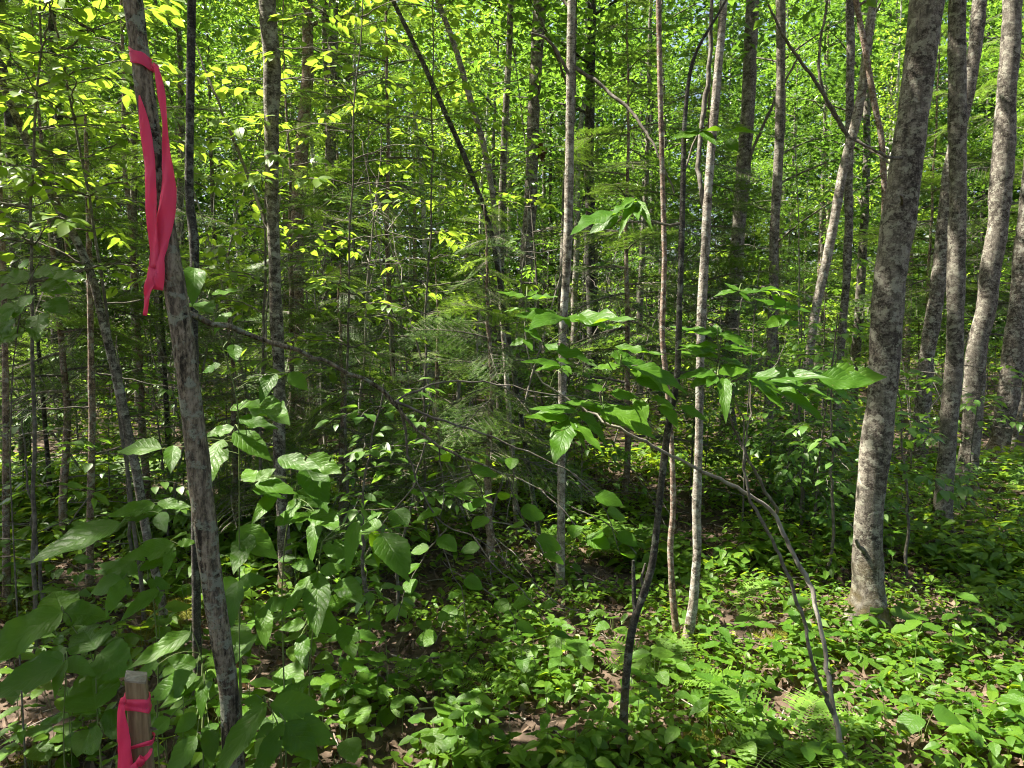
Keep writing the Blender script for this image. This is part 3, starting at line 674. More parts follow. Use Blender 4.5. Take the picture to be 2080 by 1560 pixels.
def stake():
    Y = 1.36
    tl, tr = W(253, 1385, Y), W(295, 1389, Y); bl, br = W(267, 1560, Y), W(310, 1562, Y)
    w_ = tr - tl; ax = unit((bl + br) / 2 - (tl + tr) / 2); gz = float(ground(tl[0], Y))
    L = ((tl + tr)[2] / 2 - gz + .05) / -ax[2]
    dep = np.array([-.0150, .036, .001])
    root = empty('survey_stake', ((tl[0] + tr[0]) / 2 + ax[0] * L, Y, gz), 'weathered square wooden survey stake with pink tape tied round it', 'stake')
    loc = np.array(root.location); mb = MB(); n = 40
    rr = np.random.default_rng(4)
    sec = np.array([[0, 0], [.04, -.03], [.5, -.02], [.96, -.03], [1, 0], [1.03, .05], [1.03, .95], [1, 1], [0, 1], [-.02, .95], [-.02, .06]])
    V = []
    for k in range(n):
        o = tl + ax * (L * k / (n - 1))
        for (u, v) in sec:
            V.append(o + w_ * (u + .012 * (rr.random() - .5)) + dep * v)
    V = np.array(V) - loc; m = len(sec)
    F = [[k * m + j, k * m + (j + 1) % m, (k + 1) * m + (j + 1) % m, (k + 1) * m + j] for k in range(n - 1) for j in range(m)]
    mb.add(V, np.array(F))
    obj('post', mb.mesh('post', [M_STAKE], False), root)
    top = MB(); pv = [V[j] + np.array([0, 0, .0035 if 0 < j < 5 else .005]) for j in range(m)]; cv = np.mean(pv, 0) + np.array([0, 0, .002])
    top.add(np.vstack([pv, [cv], V[:m]]), np.array([[j, (j + 1) % m, m] for j in range(m)]))
    top.add(np.vstack([pv, V[:m]]), np.array([[j, (j + 1) % m, m + (j + 1) % m, m + j] for j in range(m)]))
    obj('cut_top', top.mesh('cut_top', [M_STAKETOP], False), root)
    spl = MB(); s0 = W(304, 1477, Y + .01); spl.add(np.array([s0, s0 + [.012, -.004, .002], s0 + [.017, -.002, -.004], s0 + [.004, 0, -.008], s0 + [.002, .004, -.003]]) - loc, np.array([[0, 1, 3], [1, 2, 3], [0, 3, 4]]))
    obj('splinter', spl.mesh('splinter', [M_STAKETOP], False), root)
    t = empty('stake_tape', tuple(W(275, 1430, Y)), 'pink flagging tape wrapped twice round the wooden stake with a hanging tail', 'tape')
    def ring(kz, grow=.0025):
        o = tl + ax * kz; c = o + w_ * .5 + dep * .5
        R = []
        for (u, v) in [(0, 0), (.2, -.02), (.5, -.03), (.8, -.02), (1, 0), (1.05, .3), (1.05, .7), (1, 1), (.5, 1.02), (0, 1), (-.04, .7), (-.04, .3)]:
            p = o + w_ * u + dep * v; R.append(p + unit(p - c) * grow)
        return np.array(R)
    k1 = 1 / FPX * Y
    def tilt(R, a): R = R.copy(); R[:, 2] += a * (R[:, 0] - R[:, 0].min()); return R
    band('band', t, tilt(ring(60 * k1), -.05), tilt(ring(36 * k1), .0), 3, 1)
    band('band', t, tilt(ring(63 * k1 + .085, .0035), .35), tilt(ring(52 * k1 + .085, .0035), .32), 2, 3)
    Yf = Y - .012
    knot('knot', t, W(250, 1424, Yf), .006, 5)
    knot('knot', t, W(286, 1546, Yf - .004), .008, 8)
    strip('tail', t, [(249, 1420, 8, Yf), (246, 1440, 17, Yf - .002), (247, 1465, 20, Yf - .004), (250, 1500, 27, Yf - .006), (252, 1530, 31, Yf - .006), (254, 1560, 34, Yf - .006), (257, 1610, 36, Yf - .006), (262, 1680, 34, Yf - .006)], seed=11)
    strip('tail', t, [(286, 1546, 10, Yf - .006), (272, 1556, 15, Yf - .008), (262, 1572, 18, Yf - .01), (258, 1600, 20, Yf - .01)], seed=13)
    strip('loose_end', t, [(288, 1546, 11, Yf - .006), (298, 1538, 10, Yf - .006), (307, 1527, 8, Yf - .003), (308, 1520, 5, Yf)], seed=14)
stake()

# ------------------------------------------------------------------ leaf shapes shared by the plants near by
def leaf_mesh(name, mat, shape, nl=10, nw=2, holes=0, **k):
    V, F, L = leaf_grid(nl, nw, shape, **k)
    if holes: F = np.delete(F, np.random.default_rng(k.get('seed', 0) + 70).choice(np.arange(2 * nw, len(F) - 2 * nw), holes, replace=False), axis=0)
    return MB().add(V, F, 0, .5, L).mesh(name, [mat])
ASH = [leaf_mesh('ash_leaf', M_LEAFV, sh_ovate(.40, pk, .95), 18, 2, holes=h, fold=fo, droop=d, serr=.03, wav=wv, seed=s) for s, (d, pk, fo, wv, h) in enumerate(((.06, .42, .22, .018, 0), (.14, .40, .12, .03, 0), (.24, .45, .3, .02, 1), (.0, .38, .18, .04, 0), (.18, .44, .08, .035, 2), (.32, .42, .35, .03, 0), (-.08, .41, .2, .03, 1)))]
WIDE = [leaf_mesh('wide_leaf', M_LEAFV, sh_ovate(.78, .36, .75), 16, 3, holes=h, fold=.12, droop=d, serr=.03, wav=.045, seed=s + 5) for s, (d, h) in enumerate(((.05, 0), (.15, 2), (.22, 0), (.1, 1)))]
ROUND = [leaf_mesh('round_leaf', M_LEAFV, sh_ovate(.72, .46, .7), 10, 2, fold=.18, droop=d, wav=.02, seed=s + 9) for s, d in enumerate((.06, .16))]
HERBM = [leaf_mesh('herb_leaf', M_HERBV, sh_ovate(.62, .48, .8), 10, 2, fold=.2, droop=d, serr=.06, wav=.02, seed=s + 12) for s, d in enumerate((.08, .22))]
HERBW = [leaf_mesh('herb_wide_leaf', M_HERBV, sh_ovate(.85, .38, .65), 10, 2, fold=.12, droop=d, serr=.03, wav=.025, seed=s + 15) for s, d in enumerate((.08, .2))]
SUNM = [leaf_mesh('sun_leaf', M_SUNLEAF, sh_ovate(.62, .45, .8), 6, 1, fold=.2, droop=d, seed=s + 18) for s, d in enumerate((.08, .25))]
MIDM = [leaf_mesh('shrub_leaf', M_LEAF, sh_ovate(.60, .42, .85), 6, 1, fold=.22, droop=d, seed=s + 21) for s, d in enumerate((.08, .25))]

def px_leaf(root, meshes, bpx, tpx, Y, ratio, ref, facing=0.35, jitter=.25, name='leaf'):
    """a leaf whose foot and tip show at two picture points; roughly level, tipped a little towards the light"""
    dx = (tpx[0] - bpx[0]) / FPX; dy = -(tpx[1] - bpx[1]) / FPX
    j1, j2 = random.gauss(0, jitter), random.gauss(0, jitter * .6)
    d0 = _R * dx + _U * dy; L0 = np.linalg.norm(d0); im = d0 / L0; perp = np.cross(im, _F)
    for f in (facing, facing + .25, facing + .5, facing + .8, facing + 1.2):
        n = unit(np.array([j1, -f + j2, 1.0]))
        k = np.clip(-(d0 @ n) / (_F @ n), -1.3 * L0, 1.3 * L0)
        d = (d0 + _F * k) * Y
        n = unit(n - unit(d) * (n @ unit(d)))
        p = W(bpx[0], bpx[1], Y); L = np.linalg.norm(d)
        xs = abs(np.cross(unit(d), n) @ perp)        # how much of the blade's width turns to the viewer
        wm = ratio * L0 * Y / (ref * L * max(xs, .15))
        if wm < 1.35: break
    m = random.choice(meshes)
    o = obj(name, m, root, leafmat(p - np.array(root.location), d, n, L, np.clip(wm, .4, 1.6)))
    return p

def px_plant(name, label, base, stem, leaves, meshes, ref, cat='sapling', stemmat=None, stemw=4, facing=.35, group=None):
    """stem: list of (px, py, Y); leaves: (node, base, tip, Y, ratio)"""
    pts = np.array([W(*s) for s in stem])
    root = empty(name, base, label, cat, group); loc = np.array(root.location)
    P = np.vstack([[base], pts]) if np.linalg.norm(pts[0] - base) > .03 else pts
    P = resample(P, .03); mb = MB(); Ym = stem[0][2]
    tube(mb, P - loc, np.linspace(.5 * stemw * Ym / FPX, .25 * stemw * Ym / FPX, len(P)), 7)
    obj('stem', mb.mesh('stem', [stemmat or M_STEM]), root)
    stalks = MB()
    for (node, b, t, Y, ratio) in leaves:
        p = px_leaf(root, meshes, b, t, Y, ratio, ref, facing)
        src = W(*node) if node is not None else P[np.argmin(np.linalg.norm(P - p, axis=1) + .3 * np.clip(P[:, 2] - p[2], 0, 9))]
        j = np.argmin(np.linalg.norm(P - src, axis=1))
        s = np.linspace(0, 1, 6)[:, None]
        if node is not None and np.linalg.norm(P[j] - src) > .01:
            c = P[j] * (1 - s) + src * s + np.array([0, 0, .02]) * np.sin(s * math.pi); tube(stalks, c - loc, np.linspace(.0016, .0012, 6), 5)
        if np.linalg.norm(src - p) > .004:
            c = src * (1 - s) + p * s + np.array([0, 0, .015]) * np.sin(s * math.pi); tube(stalks, c - loc, np.linspace(.0013, .0009, 6), 5)
    if stalks.V: obj('leaf_stalk', stalks.mesh('leaf_stalk', [M_STEM]), root)
    return root

def gpt(x, y): return np.array([x, y, float(ground(x, y)) - .01])

# --- green compound-leaved saplings round the taped tree
px_plant('ash_sapling', 'slim green sapling with pointed leaves rising beside the taped trunk', gpt(W(489, 1395, 2.05)[0], 2.05),
    [(489, 1395, 2.05), (487, 1250, 2.05), (486, 1100, 2.05), (486, 950, 2.05), (485, 860, 2.05), (482, 800, 2.05), (450, 700, 2.05), (420, 580, 2.05), (392, 540, 2.05)],
    [(None, (328, 912), (219, 902), 2.0, .30), (None, (453, 894), (441, 976), 2.0, .72), (None, (475, 877), (562, 930), 2.05, .35), (None, (485, 850), (569, 872), 2.1, .25), (None, (475, 868), (421, 890), 2.1, .4),
     (None, (518, 816), (640, 857), 2.1, .27), (None, (468, 835), (527, 809), 2.1, .28), (None, (394, 545), (433, 600), 2.05, .42), (None, (399, 616), (464, 632), 2.05, .3), (None, (468, 634), (451, 670), 2.05, .7), (None, (448, 742), (402, 752), 2.05, .4),
     (None, (430, 600), (470, 585), 2.1, .4), (None, (559, 758), (545, 801), 2.1, .75), (None, (586, 758), (628, 788), 2.1, .6), (None, (475, 700), (500, 735), 2.1, .5), (None, (352, 905), (378, 950), 1.98, .5)], ASH, .40)
px_plant('ash_sapling', 'slim sapling holding one bright yellow-green three-leaf spray against the taped trunk', gpt(W(478, 1300, 1.85)[0], 1.85),
    [(487, 1400, 1.85), (486, 1300, 1.85), (485, 1181, 1.85)],
    [(None, (484, 1181), (427, 1196), 1.85, .5), (None, (486, 1180), (546, 1178), 1.85, .42), (None, (485, 1182), (485, 1239), 1.85, .78)], ASH, .40, facing=.6)
px_plant('ash_sapling', 'broad pointed-leaved sapling between the grey trunk and the taped tree', gpt(W(575, 1300, 2.4)[0], 2.4),
    [(575, 1320, 2.4), (572, 1200, 2.35), (580, 1080, 2.3), (600, 1000, 2.3), (610, 940, 2.3)],
    [(None, (565, 931), (662, 956), 2.2, .3), (None, (626, 928), (702, 962), 2.2, .5), (None, (518, 984), (606, 986), 2.2, .26), (None, (520, 975), (556, 950), 2.2, .55), (None, (515, 980), (470, 950), 2.2, .5), (None, (512, 995), (580, 1007), 2.2, .2),
     (None, (559, 1069), (628, 1038), 2.2, .42), (None, (485, 1072), (570, 1130), 2.1, .5), (None, (505, 1085), (505, 1148), 2.1, .8), (None, (600, 1000), (655, 1030), 2.3, .5), (None, (606, 1010), (596, 1060), 2.3, .5), (None, (620, 950), (690, 1000), 2.25, .45),
     (None, (640, 965), (665, 1010), 2.25, .5), (None, (560, 1000), (535, 1050), 2.25, .55), (None, (640, 1040), (715, 1060), 2.2, .4), (None, (650, 1050), (640, 1110), 2.2, .5)], ASH, .40)
px_plant('ash_sapling', 'low leafy sapling with overlapping matte leaves in front of the swollen-topped grey tree', gpt(W(628, 1420, 2.05)[0], 2.05),
    [(628, 1420, 2.05), (630, 1330, 2.05), (640, 1240, 2.05), (643, 1163, 2.05), (655, 1100, 2.05)],
    [(None, (643, 1163), (594, 1219), 2.0, .36), (None, (645, 1165), (674, 1252), 2.0, .6), (None, (650, 1160), (705, 1150), 2.0, .45), (None, (640, 1150), (585, 1145), 2.0, .45), (None, (471, 1274), (534, 1306), 2.0, .5), (None, (535, 1234), (563, 1283), 2.0, .55), (None, (538, 1232), (593, 1221), 2.0, .5),
     (None, (626, 1244), (702, 1286), 1.95, .5), (None, (620, 1265), (568, 1276), 1.95, .42), (None, (655, 1110), (735, 1120), 2.05, .4), (None, (725, 1060), (722, 1125), 2.05, .5), (None, (760, 1080), (752, 1145), 2.05, .4), (None, (775, 1085), (845, 1130), 2.05, .55),
     (None, (660, 1230), (720, 1215), 2.0, .5), (None, (612, 1290), (650, 1340), 1.95, .55), (None, (520, 1290), (480, 1320), 1.95, .5), (None, (690, 1180), (760, 1200), 2.0, .45), (None, (700, 1270), (735, 1320), 1.95, .6)], ASH, .40)
px_plant('ash_sapling', 'glossy compound-leaved sapling beside the foot of the taped trunk', gpt(W(565, 1560, 1.75)[0], 1.75),
    [(572, 1545, 1.75), (570, 1490, 1.7), (562, 1450, 1.68), (549, 1429, 1.68), (520, 1410, 1.68)],
    [(None, (549, 1432), (657, 1440), 1.65, .48), (None, (540, 1428), (478, 1525), 1.62, .42), (None, (535, 1422), (490, 1425), 1.68, .5), (None, (576, 1466), (539, 1555), 1.62, .42), (None, (580, 1468), (654, 1542), 1.62, .55), (None, (585, 1462), (692, 1502), 1.65, .42),
     (None, (560, 1440), (620, 1400), 1.7, .45), (None, (555, 1470), (520, 1500), 1.65, .5)], ASH, .40, facing=.5)
px_plant('ash_sapling', 'sapling with sheeny pointed leaves spreading in front of the mossy hump', gpt(W(330, 1480, 1.95)[0], 1.95),
    [(318, 1480, 1.95), (322, 1380, 1.95), (318, 1280, 1.95), (310, 1200, 1.95), (290, 1120, 1.95), (275, 1060, 1.95)],
    [(None, (246, 1062), (123, 1113), 1.85, .36), (None, (249, 1058), (314, 1034), 1.9, .42), (None, (323, 1042), (361, 1070), 1.9, .6), (None, (320, 1021), (388, 1036), 1.95, .26), (None, (315, 1024), (246, 1046), 1.95, .42),
     (None, (353, 1106), (263, 1134), 1.9, .42), (None, (352, 1108), (357, 1150), 1.9, .55), (None, (360, 1104), (398, 1100), 1.9, .45), (None, (279, 1160), (190, 1142), 1.85, .36), (None, (276, 1163), (181, 1155), 1.85, .25), (None, (283, 1160), (330, 1140), 1.85, .4),
     (None, (249, 1176), (174, 1202), 1.82, .46), (None, (250, 1178), (249, 1228), 1.82, .65), (None, (323, 1200), (268, 1232), 1.85, .46), (None, (326, 1202), (335, 1225), 1.85, .7), (None, (300, 1180), (350, 1190), 1.88, .5)], ASH, .40, facing=.5)
px_plant('ash_sapling', 'narrow-leaved sapling crowding between stake and taped trunk', gpt(W(412, 1540, 1.8)[0], 1.8),
    [(412, 1530, 1.8), (414, 1450, 1.78), (417, 1368, 1.75), (405, 1310, 1.75), (390, 1282, 1.75)],
    [(None, (400, 1372), (297, 1406), 1.65, .40), (None, (410, 1375), (357, 1408), 1.68, .42), (None, (420, 1366), (442, 1376), 1.75, .6), (None, (387, 1284), (296, 1332), 1.7, .34), (None, (397, 1355), (330, 1336), 1.7, .45), (None, (323, 1348), (268, 1374), 1.68, .42),
     (None, (415, 1390), (425, 1430), 1.7, .6), (None, (400, 1450), (362, 1478), 1.65, .8), (None, (345, 1458), (305, 1490), 1.65, .8), (None, (400, 1496), (352, 1556), 1.6, .58), (None, (410, 1480), (440, 1500), 1.65, .5), (None, (425, 1480), (455, 1520), 1.65, .5)], ASH, .40, facing=.5)
# --- broad round-leaved plants at the stake
px_plant('broad_leaf_plant', 'big round-leaved plant growing next to the wooden stake', gpt(W(200, 1560, 1.75)[0], 1.75),
    [(205, 1540, 1.72), (200, 1480, 1.7), (196, 1430, 1.7), (196, 1370, 1.72), (190, 1325, 1.75), (150, 1280, 1.8), (128, 1244, 1.82)],
    [(None, (195, 1442), (136, 1368), 1.68, 1.0), (None, (196, 1320), (110, 1286), 1.72, .62), (None, (202, 1328), (284, 1352), 1.7, .8), (None, (128, 1244), (-6, 1316), 1.75, .42), (None, (125, 1240), (80, 1202), 1.82, .75), (None, (129, 1246), (216, 1252), 1.8, .46),
     (None, (209, 1493), (157, 1525), 1.62, .75), (None, (212, 1490), (262, 1440), 1.68, .9)], WIDE, .78, cat='plant', facing=.7, stemw=5)
px_plant('broad_leaf_plant', 'smaller pointed-leaved plant nestled against the big round-leaved one', gpt(W(128, 1500, 1.72)[0], 1.72),
    [(128, 1490, 1.7), (132, 1400, 1.68), (135, 1338, 1.68)],
    [(None, (132, 1340), (26, 1350), 1.66, .32), (None, (136, 1340), (138, 1388), 1.64, .62), (None, (137, 1338), (210, 1356), 1.66, .36), (None, (128, 1345), (8, 1404), 1.62, .40), (None, (130, 1342), (90, 1322), 1.7, .5), (None, (128, 1350), (100, 1372), 1.64, .55)], ASH, .40, cat='plant', facing=.6)
# --- dark leaves hanging at the edge
lv = []
for (a, b, c, d, r) in [(60, 560, 10, 575, .7), (70, 555, 130, 545, .55), (55, 540, 20, 525, .6), (90, 575, 150, 590, .6), (40, 590, -15, 610, .7), (62, 600, 60, 650, .75), (100, 610, 150, 640, .6), (35, 620, -5, 665, .7), (80, 640, 110, 690, .75), (20, 650, 20, 710, .8), (110, 560, 165, 560, .5), (50, 670, 5, 700, .6), (-5, 560, -40, 600, .7)]:
    lv.append((None, (a, b), (c, d), 2.25 + random.uniform(-.15, .15), r))
px_plant('shaded_sapling', 'dark shaded sapling with wide hanging leaves by the short thin leafless sapling', gpt(W(30, 1150, 2.5)[0], 2.5),
    [(30, 1150, 2.5), (20, 950, 2.45), (25, 750, 2.35), (40, 640, 2.3), (60, 560, 2.25), (90, 520, 2.25)], lv, WIDE, .78, stemmat=M_TWIG, facing=.9)

# --- the bent grey sapling with compound leaves
def bent_sapling():
    Y = 2.62
    b = G(1722, 1575); base = np.array([b[0], b[1], b[2] - .02])
    root = empty('bent_ash_sapling', base, 'bent two-stemmed grey sapling arching over the herbs with pointed compound leaves', 'sapling')
    loc = np.array(root.location)
    def st(name, pts, mat=M_TWIG):
        P = np.array([[*W(x, y, yy), .5 * wd * yy / FPX] for (x, y, wd, yy) in pts]); q = resample(P, .03)
        q[1:, :3] += (rng.random((len(q) - 1, 3)) - .5) * .010
        mb = MB(); tube(mb, q[:, :3] - loc, .85 * q[:, 3] * (1 + .2 * (rng.random(len(q)) - .5)), 9, 0, .5, .1)
        obj(name, mb.mesh(name, [mat]), root); return q[:, :3]
    y0 = b[1]
    A = st('stem', [(1722, 1578, 16, y0), (1708, 1510, 15, y0 + .02), (1692, 1446, 13, y0 + .05), (1676, 1331, 11, y0 + .1), (1663, 1254, 11, y0 + .15), (1649, 1193, 11, y0 + .2), (1639, 1166, 12, y0 + .2), (1612, 1133, 10, y0 + .2), (1592, 1092, 10, y0 + .22), (1579, 1040, 11, y0 + .22), (1521, 1005, 9, y0 + .2), (1464, 971, 9, y0 + .15), (1414, 951, 8, y0 + .1), (1363, 924, 8, y0 + .05), (1262, 873, 7, y0 - .05), (1228, 857, 7, y0 - .05), (1161, 813, 5, y0), (1111, 786, 4, y0), (1084, 756, 4, y0), (1067, 700, 3, y0), (1070, 601, 2, y0)], M_DEAD)
    B = st('stem', [(1692, 1448, 11, y0 + .05), (1656, 1365, 9, y0), (1642, 1297, 9, y0), (1626, 1237, 9, y0), (1605, 1186, 9, y0), (1589, 1136, 8, y0), (1562, 1079, 8, y0), (1528, 1035, 8, y0), (1512, 985, 6, y0), (1511, 930, 5, y0), (1514, 857, 4, y0), (1491, 800, 3, y0), (1457, 762, 3, y0), (1461, 708, 2, y0), (1457, 681, 2, y0)])
    Cc = st('branch', [(1579, 1040, 9, y0 + .22), (1568, 1018, 8, y0 + .15), (1528, 951, 7, y0 + .1), (1498, 883, 6, y0 + .05), (1467, 806, 5, y0), (1475, 770, 4, y0), (1521, 766, 3, y0 - .05), (1600, 768, 2, y0 - .1), (1663, 769, 2, y0 - .1)])
    D = st('branch', [(1228, 857, 4, y0 - .05), (1225, 830, 4, y0 - .1), (1212, 793, 4, y0 - .12), (1242, 760, 3, y0 - .12), (1262, 735, 2, y0 - .12), (1296, 740, 2, y0 - .12)])
    E = st('branch', [(1511, 930, 4, y0), (1530, 800, 4, y0 + .05), (1500, 690, 3, y0 + .05), (1503, 620, 3, y0), (1501, 591, 2, y0), (1560, 600, 2, y0)])
    S2 = st('branch', [(1530, 800, 3, y0 + .05), (1590, 720, 2, y0 + .02), (1602, 675, 2, y0), (1595, 624, 2, y0)])
    ALL = np.vstack([A, B, Cc, D, E, S2])
    sprays = [((1070, 601), [((1072, 601), (1098, 584), .35), ((1066, 604), (1008, 596), .22), ((1072, 606), (1131, 609), .2), ((1065, 628), (1020, 624), .16), ((1067, 629), (1114, 631), .16), ((1066, 665), (1100, 690), .35), ((1064, 690), (1035, 702), .5), ((1064, 690), (1082, 706), .5)]),
              ((1161, 660), [((1151, 645), (1242, 655), .25), ((1149, 646), (1077, 651), .28), ((1145, 648), (1158, 660), .5), ((1107, 702), (1196, 726), .22)]),
              ((1141, 760), [((1139, 742), (1057, 732), .16), ((1139, 745), (1087, 747), .25), ((1143, 742), (1160, 754), .5), ((1130, 730), (1165, 735), .3)]),
              ((1154, 853), [((1154, 854), (1119, 934), .55), ((1152, 853), (1062, 853), .17), ((1157, 853), (1219, 901), .22), ((1171, 838), (1074, 826), .16), ((1173, 838), (1240, 884), .26), ((1182, 825), (1215, 815), .35)]),
              ((1225, 830), [((1225, 832), (1236, 860), .7), ((1228, 830), (1317, 862), .42), ((1222, 828), (1144, 806), .2), ((1240, 800), (1300, 806), .35), ((1225, 790), (1180, 785), .35)]),
              ((1262, 735), [((1240, 722), (1280, 716), .5), ((1250, 705), (1340, 724), .16), ((1262, 737), (1348, 744), .32), ((1290, 748), (1392, 771), .28), ((1296, 813), (1307, 845), .85), ((1342, 825), (1369, 855), .6), ((1322, 812), (1388, 818), .25), ((1290, 770), (1340, 785), .4), ((1262, 745), (1205, 740), .25)]),
              ((1457, 681), [((1457, 681), (1457, 653), .9), ((1455, 683), (1380, 665), .24), ((1460, 683), (1519, 696), .22), ((1459, 708), (1387, 686), .2), ((1462, 708), (1538, 716), .17), ((1459, 728), (1412, 709), .25), ((1463, 728), (1530, 737), .18)]),
              ((1457, 762), [((1454, 762), (1378, 750), .25), ((1455, 765), (1422, 791), .42), ((1460, 760), (1527, 754), .3), ((1470, 768), (1450, 830), .4), ((1380, 828), (1446, 846), .3)]),
              ((1521, 766), [((1525, 766), (1630, 762), .22), ((1520, 770), (1584, 802), .32), ((1560, 772), (1638, 790), .26), ((1540, 785), (1570, 828), .42), ((1580, 795), (1641, 832), .32), ((1600, 770), (1650, 745), .3)]),
              ((1663, 769), [((1663, 769), (1766, 780), .42), ((1665, 776), (1740, 804), .28), ((1655, 765), (1690, 748), .4)]),
              ((1501, 591), [((1500, 590), (1478, 574), .45), ((1498, 592), (1450, 593), .22), ((1504, 592), (1546, 595), .3), ((1545, 590), (1634, 579), .14), ((1502, 594), (1515, 615), .5)]),
              ((1595, 624), [((1594, 622), (1574, 596), .75), ((1597, 624), (1649, 630), .22), ((1592, 625), (1536, 609), .25), ((1597, 622), (1614, 603), .4), ((1600, 640), (1580, 655), .5), ((1602, 660), (1628, 650), .45)])]
    for node, ls in sprays:
        Y1 = y0 - random.uniform(0, .2)
        nd = W(*node, Y1); j = np.argmin(np.linalg.norm(ALL - nd, axis=1)); s = np.linspace(0, 1, 8)[:, None]
        mb = MB(); c = ALL[j] * (1 - s) + nd * s + np.array([0, 0, .03]) * np.sin(s * math.pi); tube(mb, c - loc, np.linspace(.0022, .0014, 8), 5)
        for (bp, tp, r) in ls:
            p = W(*bp, Y1); tube(mb, (nd * (1 - s) + p * s) - loc, .0011, 5)
        sp = obj('compound_leaf', mb.mesh('compound_leaf', [M_STEM]), root)
        for (bp, tp, r) in ls: 
            l = px_leaf(root, ASH, bp, tp, Y1, r, .40, facing=.35, jitter=.2, name='leaflet')
            if random.random() < .45:
                ox, oy = random.uniform(-35, 35), random.uniform(-14, 16); px_leaf(root, ASH, (bp[0] + ox * .4, bp[1] + oy * .4), (tp[0] + ox, tp[1] + oy), Y1 + .05, r * 1.1, .40, facing=.35, jitter=.25, name='leaflet')
        for o in [o for o in root.children if o.name.startswith('leaflet') and o.parent == root]: o.parent = sp
bent_sapling()
# leaf clusters on the crooked dark stem
def cluster(key, node, ls, Y, meshes, ref):
    root = H[key][0]
    for (b, t, r) in ls: px_leaf(root, meshes, b, t, Y, r, ref, facing=.2)
Yb = H['black'][2]
cluster('black', None, [((1292, 407), (1229, 443), .22), ((1250, 430), (1151, 478), .28), ((1255, 436), (1197, 472), .5), ((1290, 415), (1245, 466), .22), ((1293, 415), (1286, 470), .32), ((1296, 410), (1310, 462), .3), ((1290, 405), (1255, 418), .3)], Yb - .03, ASH, .40)
cluster('black', None, [((1422, 268), (1363, 281), .38), ((1420, 268), (1442, 298), .55), ((1424, 266), (1534, 300), .16), ((1478, 284), (1492, 312), .9), ((1425, 264), (1380, 262), .3)], Yb - .03, ASH, .40)

# twig leaves on the drooping live branch of the taped tree
def droop_leaves():
    root, q, Y = H['taped']; loc = np.array(root.location)
    chains = [[(892, 905), (905, 985), (895, 1060)], [(946, 935), (985, 1010), (1000, 1080)], [(1027, 962), (1060, 1050), (1110, 1120), (1150, 1200)], [(1094, 990), (1160, 1060), (1220, 1130)],
              [(905, 1075), (860, 1130), (820, 1200), (800, 1270)], [(920, 1160), (980, 1190), (1040, 1240), (1060, 1300)], [(945, 1220), (900, 1260), (880, 1310)], [(959, 1085), (1010, 1150), (1070, 1200), (1120, 1280)],
              [(1080, 1180), (1130, 1230), (1200, 1250)], [(1158, 957), (1230, 1040), (1250, 1130)], [(1037, 907), (1040, 990), (1030, 1060)], [(845, 980), (780, 1060), (745, 1130)], [(1160, 1030), (1240, 1060), (1300, 1120)]]
    for c in chains:
        P = resample(np.array([W(x, y, Y + .5 + random.uniform(-.06, .06)) for (x, y) in c]), .02)
        P += np.cumsum((rng.random(P.shape) - .5) * .006, axis=0)
        mb = MB(); tube(mb, P - loc, np.linspace(.0024, .0009, len(P)), 5); obj('twig', mb.mesh('twig', [M_TWIG]), root)
        for i in range(2, len(P), 3):
            if random.random() < .25: continue
            n = unit(np.array([random.gauss(0, .3), -.45 + random.gauss(0, .3), 1])); a = random.uniform(0, 6.28)
            d = unit(np.array([math.cos(a), math.sin(a) * .8, -.25]))
            obj('leaf', random.choice(ROUND), root, leafmat(P[i] - loc, d, n, random.uniform(.055, .092)))
droop_leaves()

# wad of dry leaves on the mottled trunk
def wad():
    _, q, Y = H['center']; c = W(1098, 305, Y - .06)
    mb = MB(); n = 26
    P = c + rng.normal(0, 1, (n, 3)) * np.array([.018, .018, .045]); D = unit(rng.normal(0, 1, (n, 3)) + [0, 0, -1.2]); N = unit(rng.normal(0, 1, (n, 3)))
    cloud(mb, T_MID, P - c, D, N, rng.uniform(.06, .11, n), rng.random(n))
    o = obj('dry_leaf_wad', mb.mesh('dry_leaf_wad', [M_BROWNLEAF])); o.location = c
    setp(o, 'wad of dry brown leaves caught on the side of the mottled grey trunk', 'dead leaves')
wad()

# ------------------------------------------------------------------ leafy shrubs and saplings behind
def spray_points(stem, nb, L, zmin=.25, step=.05, droop=.25, up=.25, az=None, leafsize=.07, rg=None):
    """branches off a stem line; returns twig lines and leaf placements lying in level layers"""
    r = rg or rng; tw = []; P = []; D = []; N = []; S = []
    n = len(stem)
    for k in range(nb):
        i = int((zmin + (1 - zmin) * ((k + r.random()) / nb)) * (n - 1)); a = r.uniform(0, 6.28) if az is None else az + r.normal(0, .8)
        l = L * r.uniform(.55, 1.1) * (1.15 - .6 * i / n); h = np.array([math.cos(a), math.sin(a), 0]); m = max(4, int(l / step))
        s = np.linspace(0, 1, m + 1)[:, None]
        c = stem[i] + h * s * l + np.array([0, 0, 1]) * (up * s - droop * s * s) * l + np.cumsum(r.normal(0, .006, (m + 1, 3)), 0)
        tw.append((c, l)); side = np.array([-h[1], h[0], 0])
        for j in range(1, m + 1):
            for sg in (-1, 1):
                if r.random() < .18: continue
                t = c[j] - c[j - 1]; sub = (1 - j / (m + 1)) * .16 * r.random() + .01
                d = unit(unit(t) * .75 + side * sg * r.uniform(.5, 1.1) + np.array([0, 0, r.normal(-.15, .25)]))
                P.append(c[j] + d * sub); D.append(d); N.append(unit(np.array([r.normal(0, .32), r.normal(0, .32), 1]))); S.append(leafsize * r.uniform(.6, 1.2))
        P.append(c[-1]); D.append(unit(c[-1] - c[-2])); N.append(np.array([0, 0, 1.0])); S.append(leafsize)
    return tw, np.array(P), np.array(D), np.array(N), np.array(S)

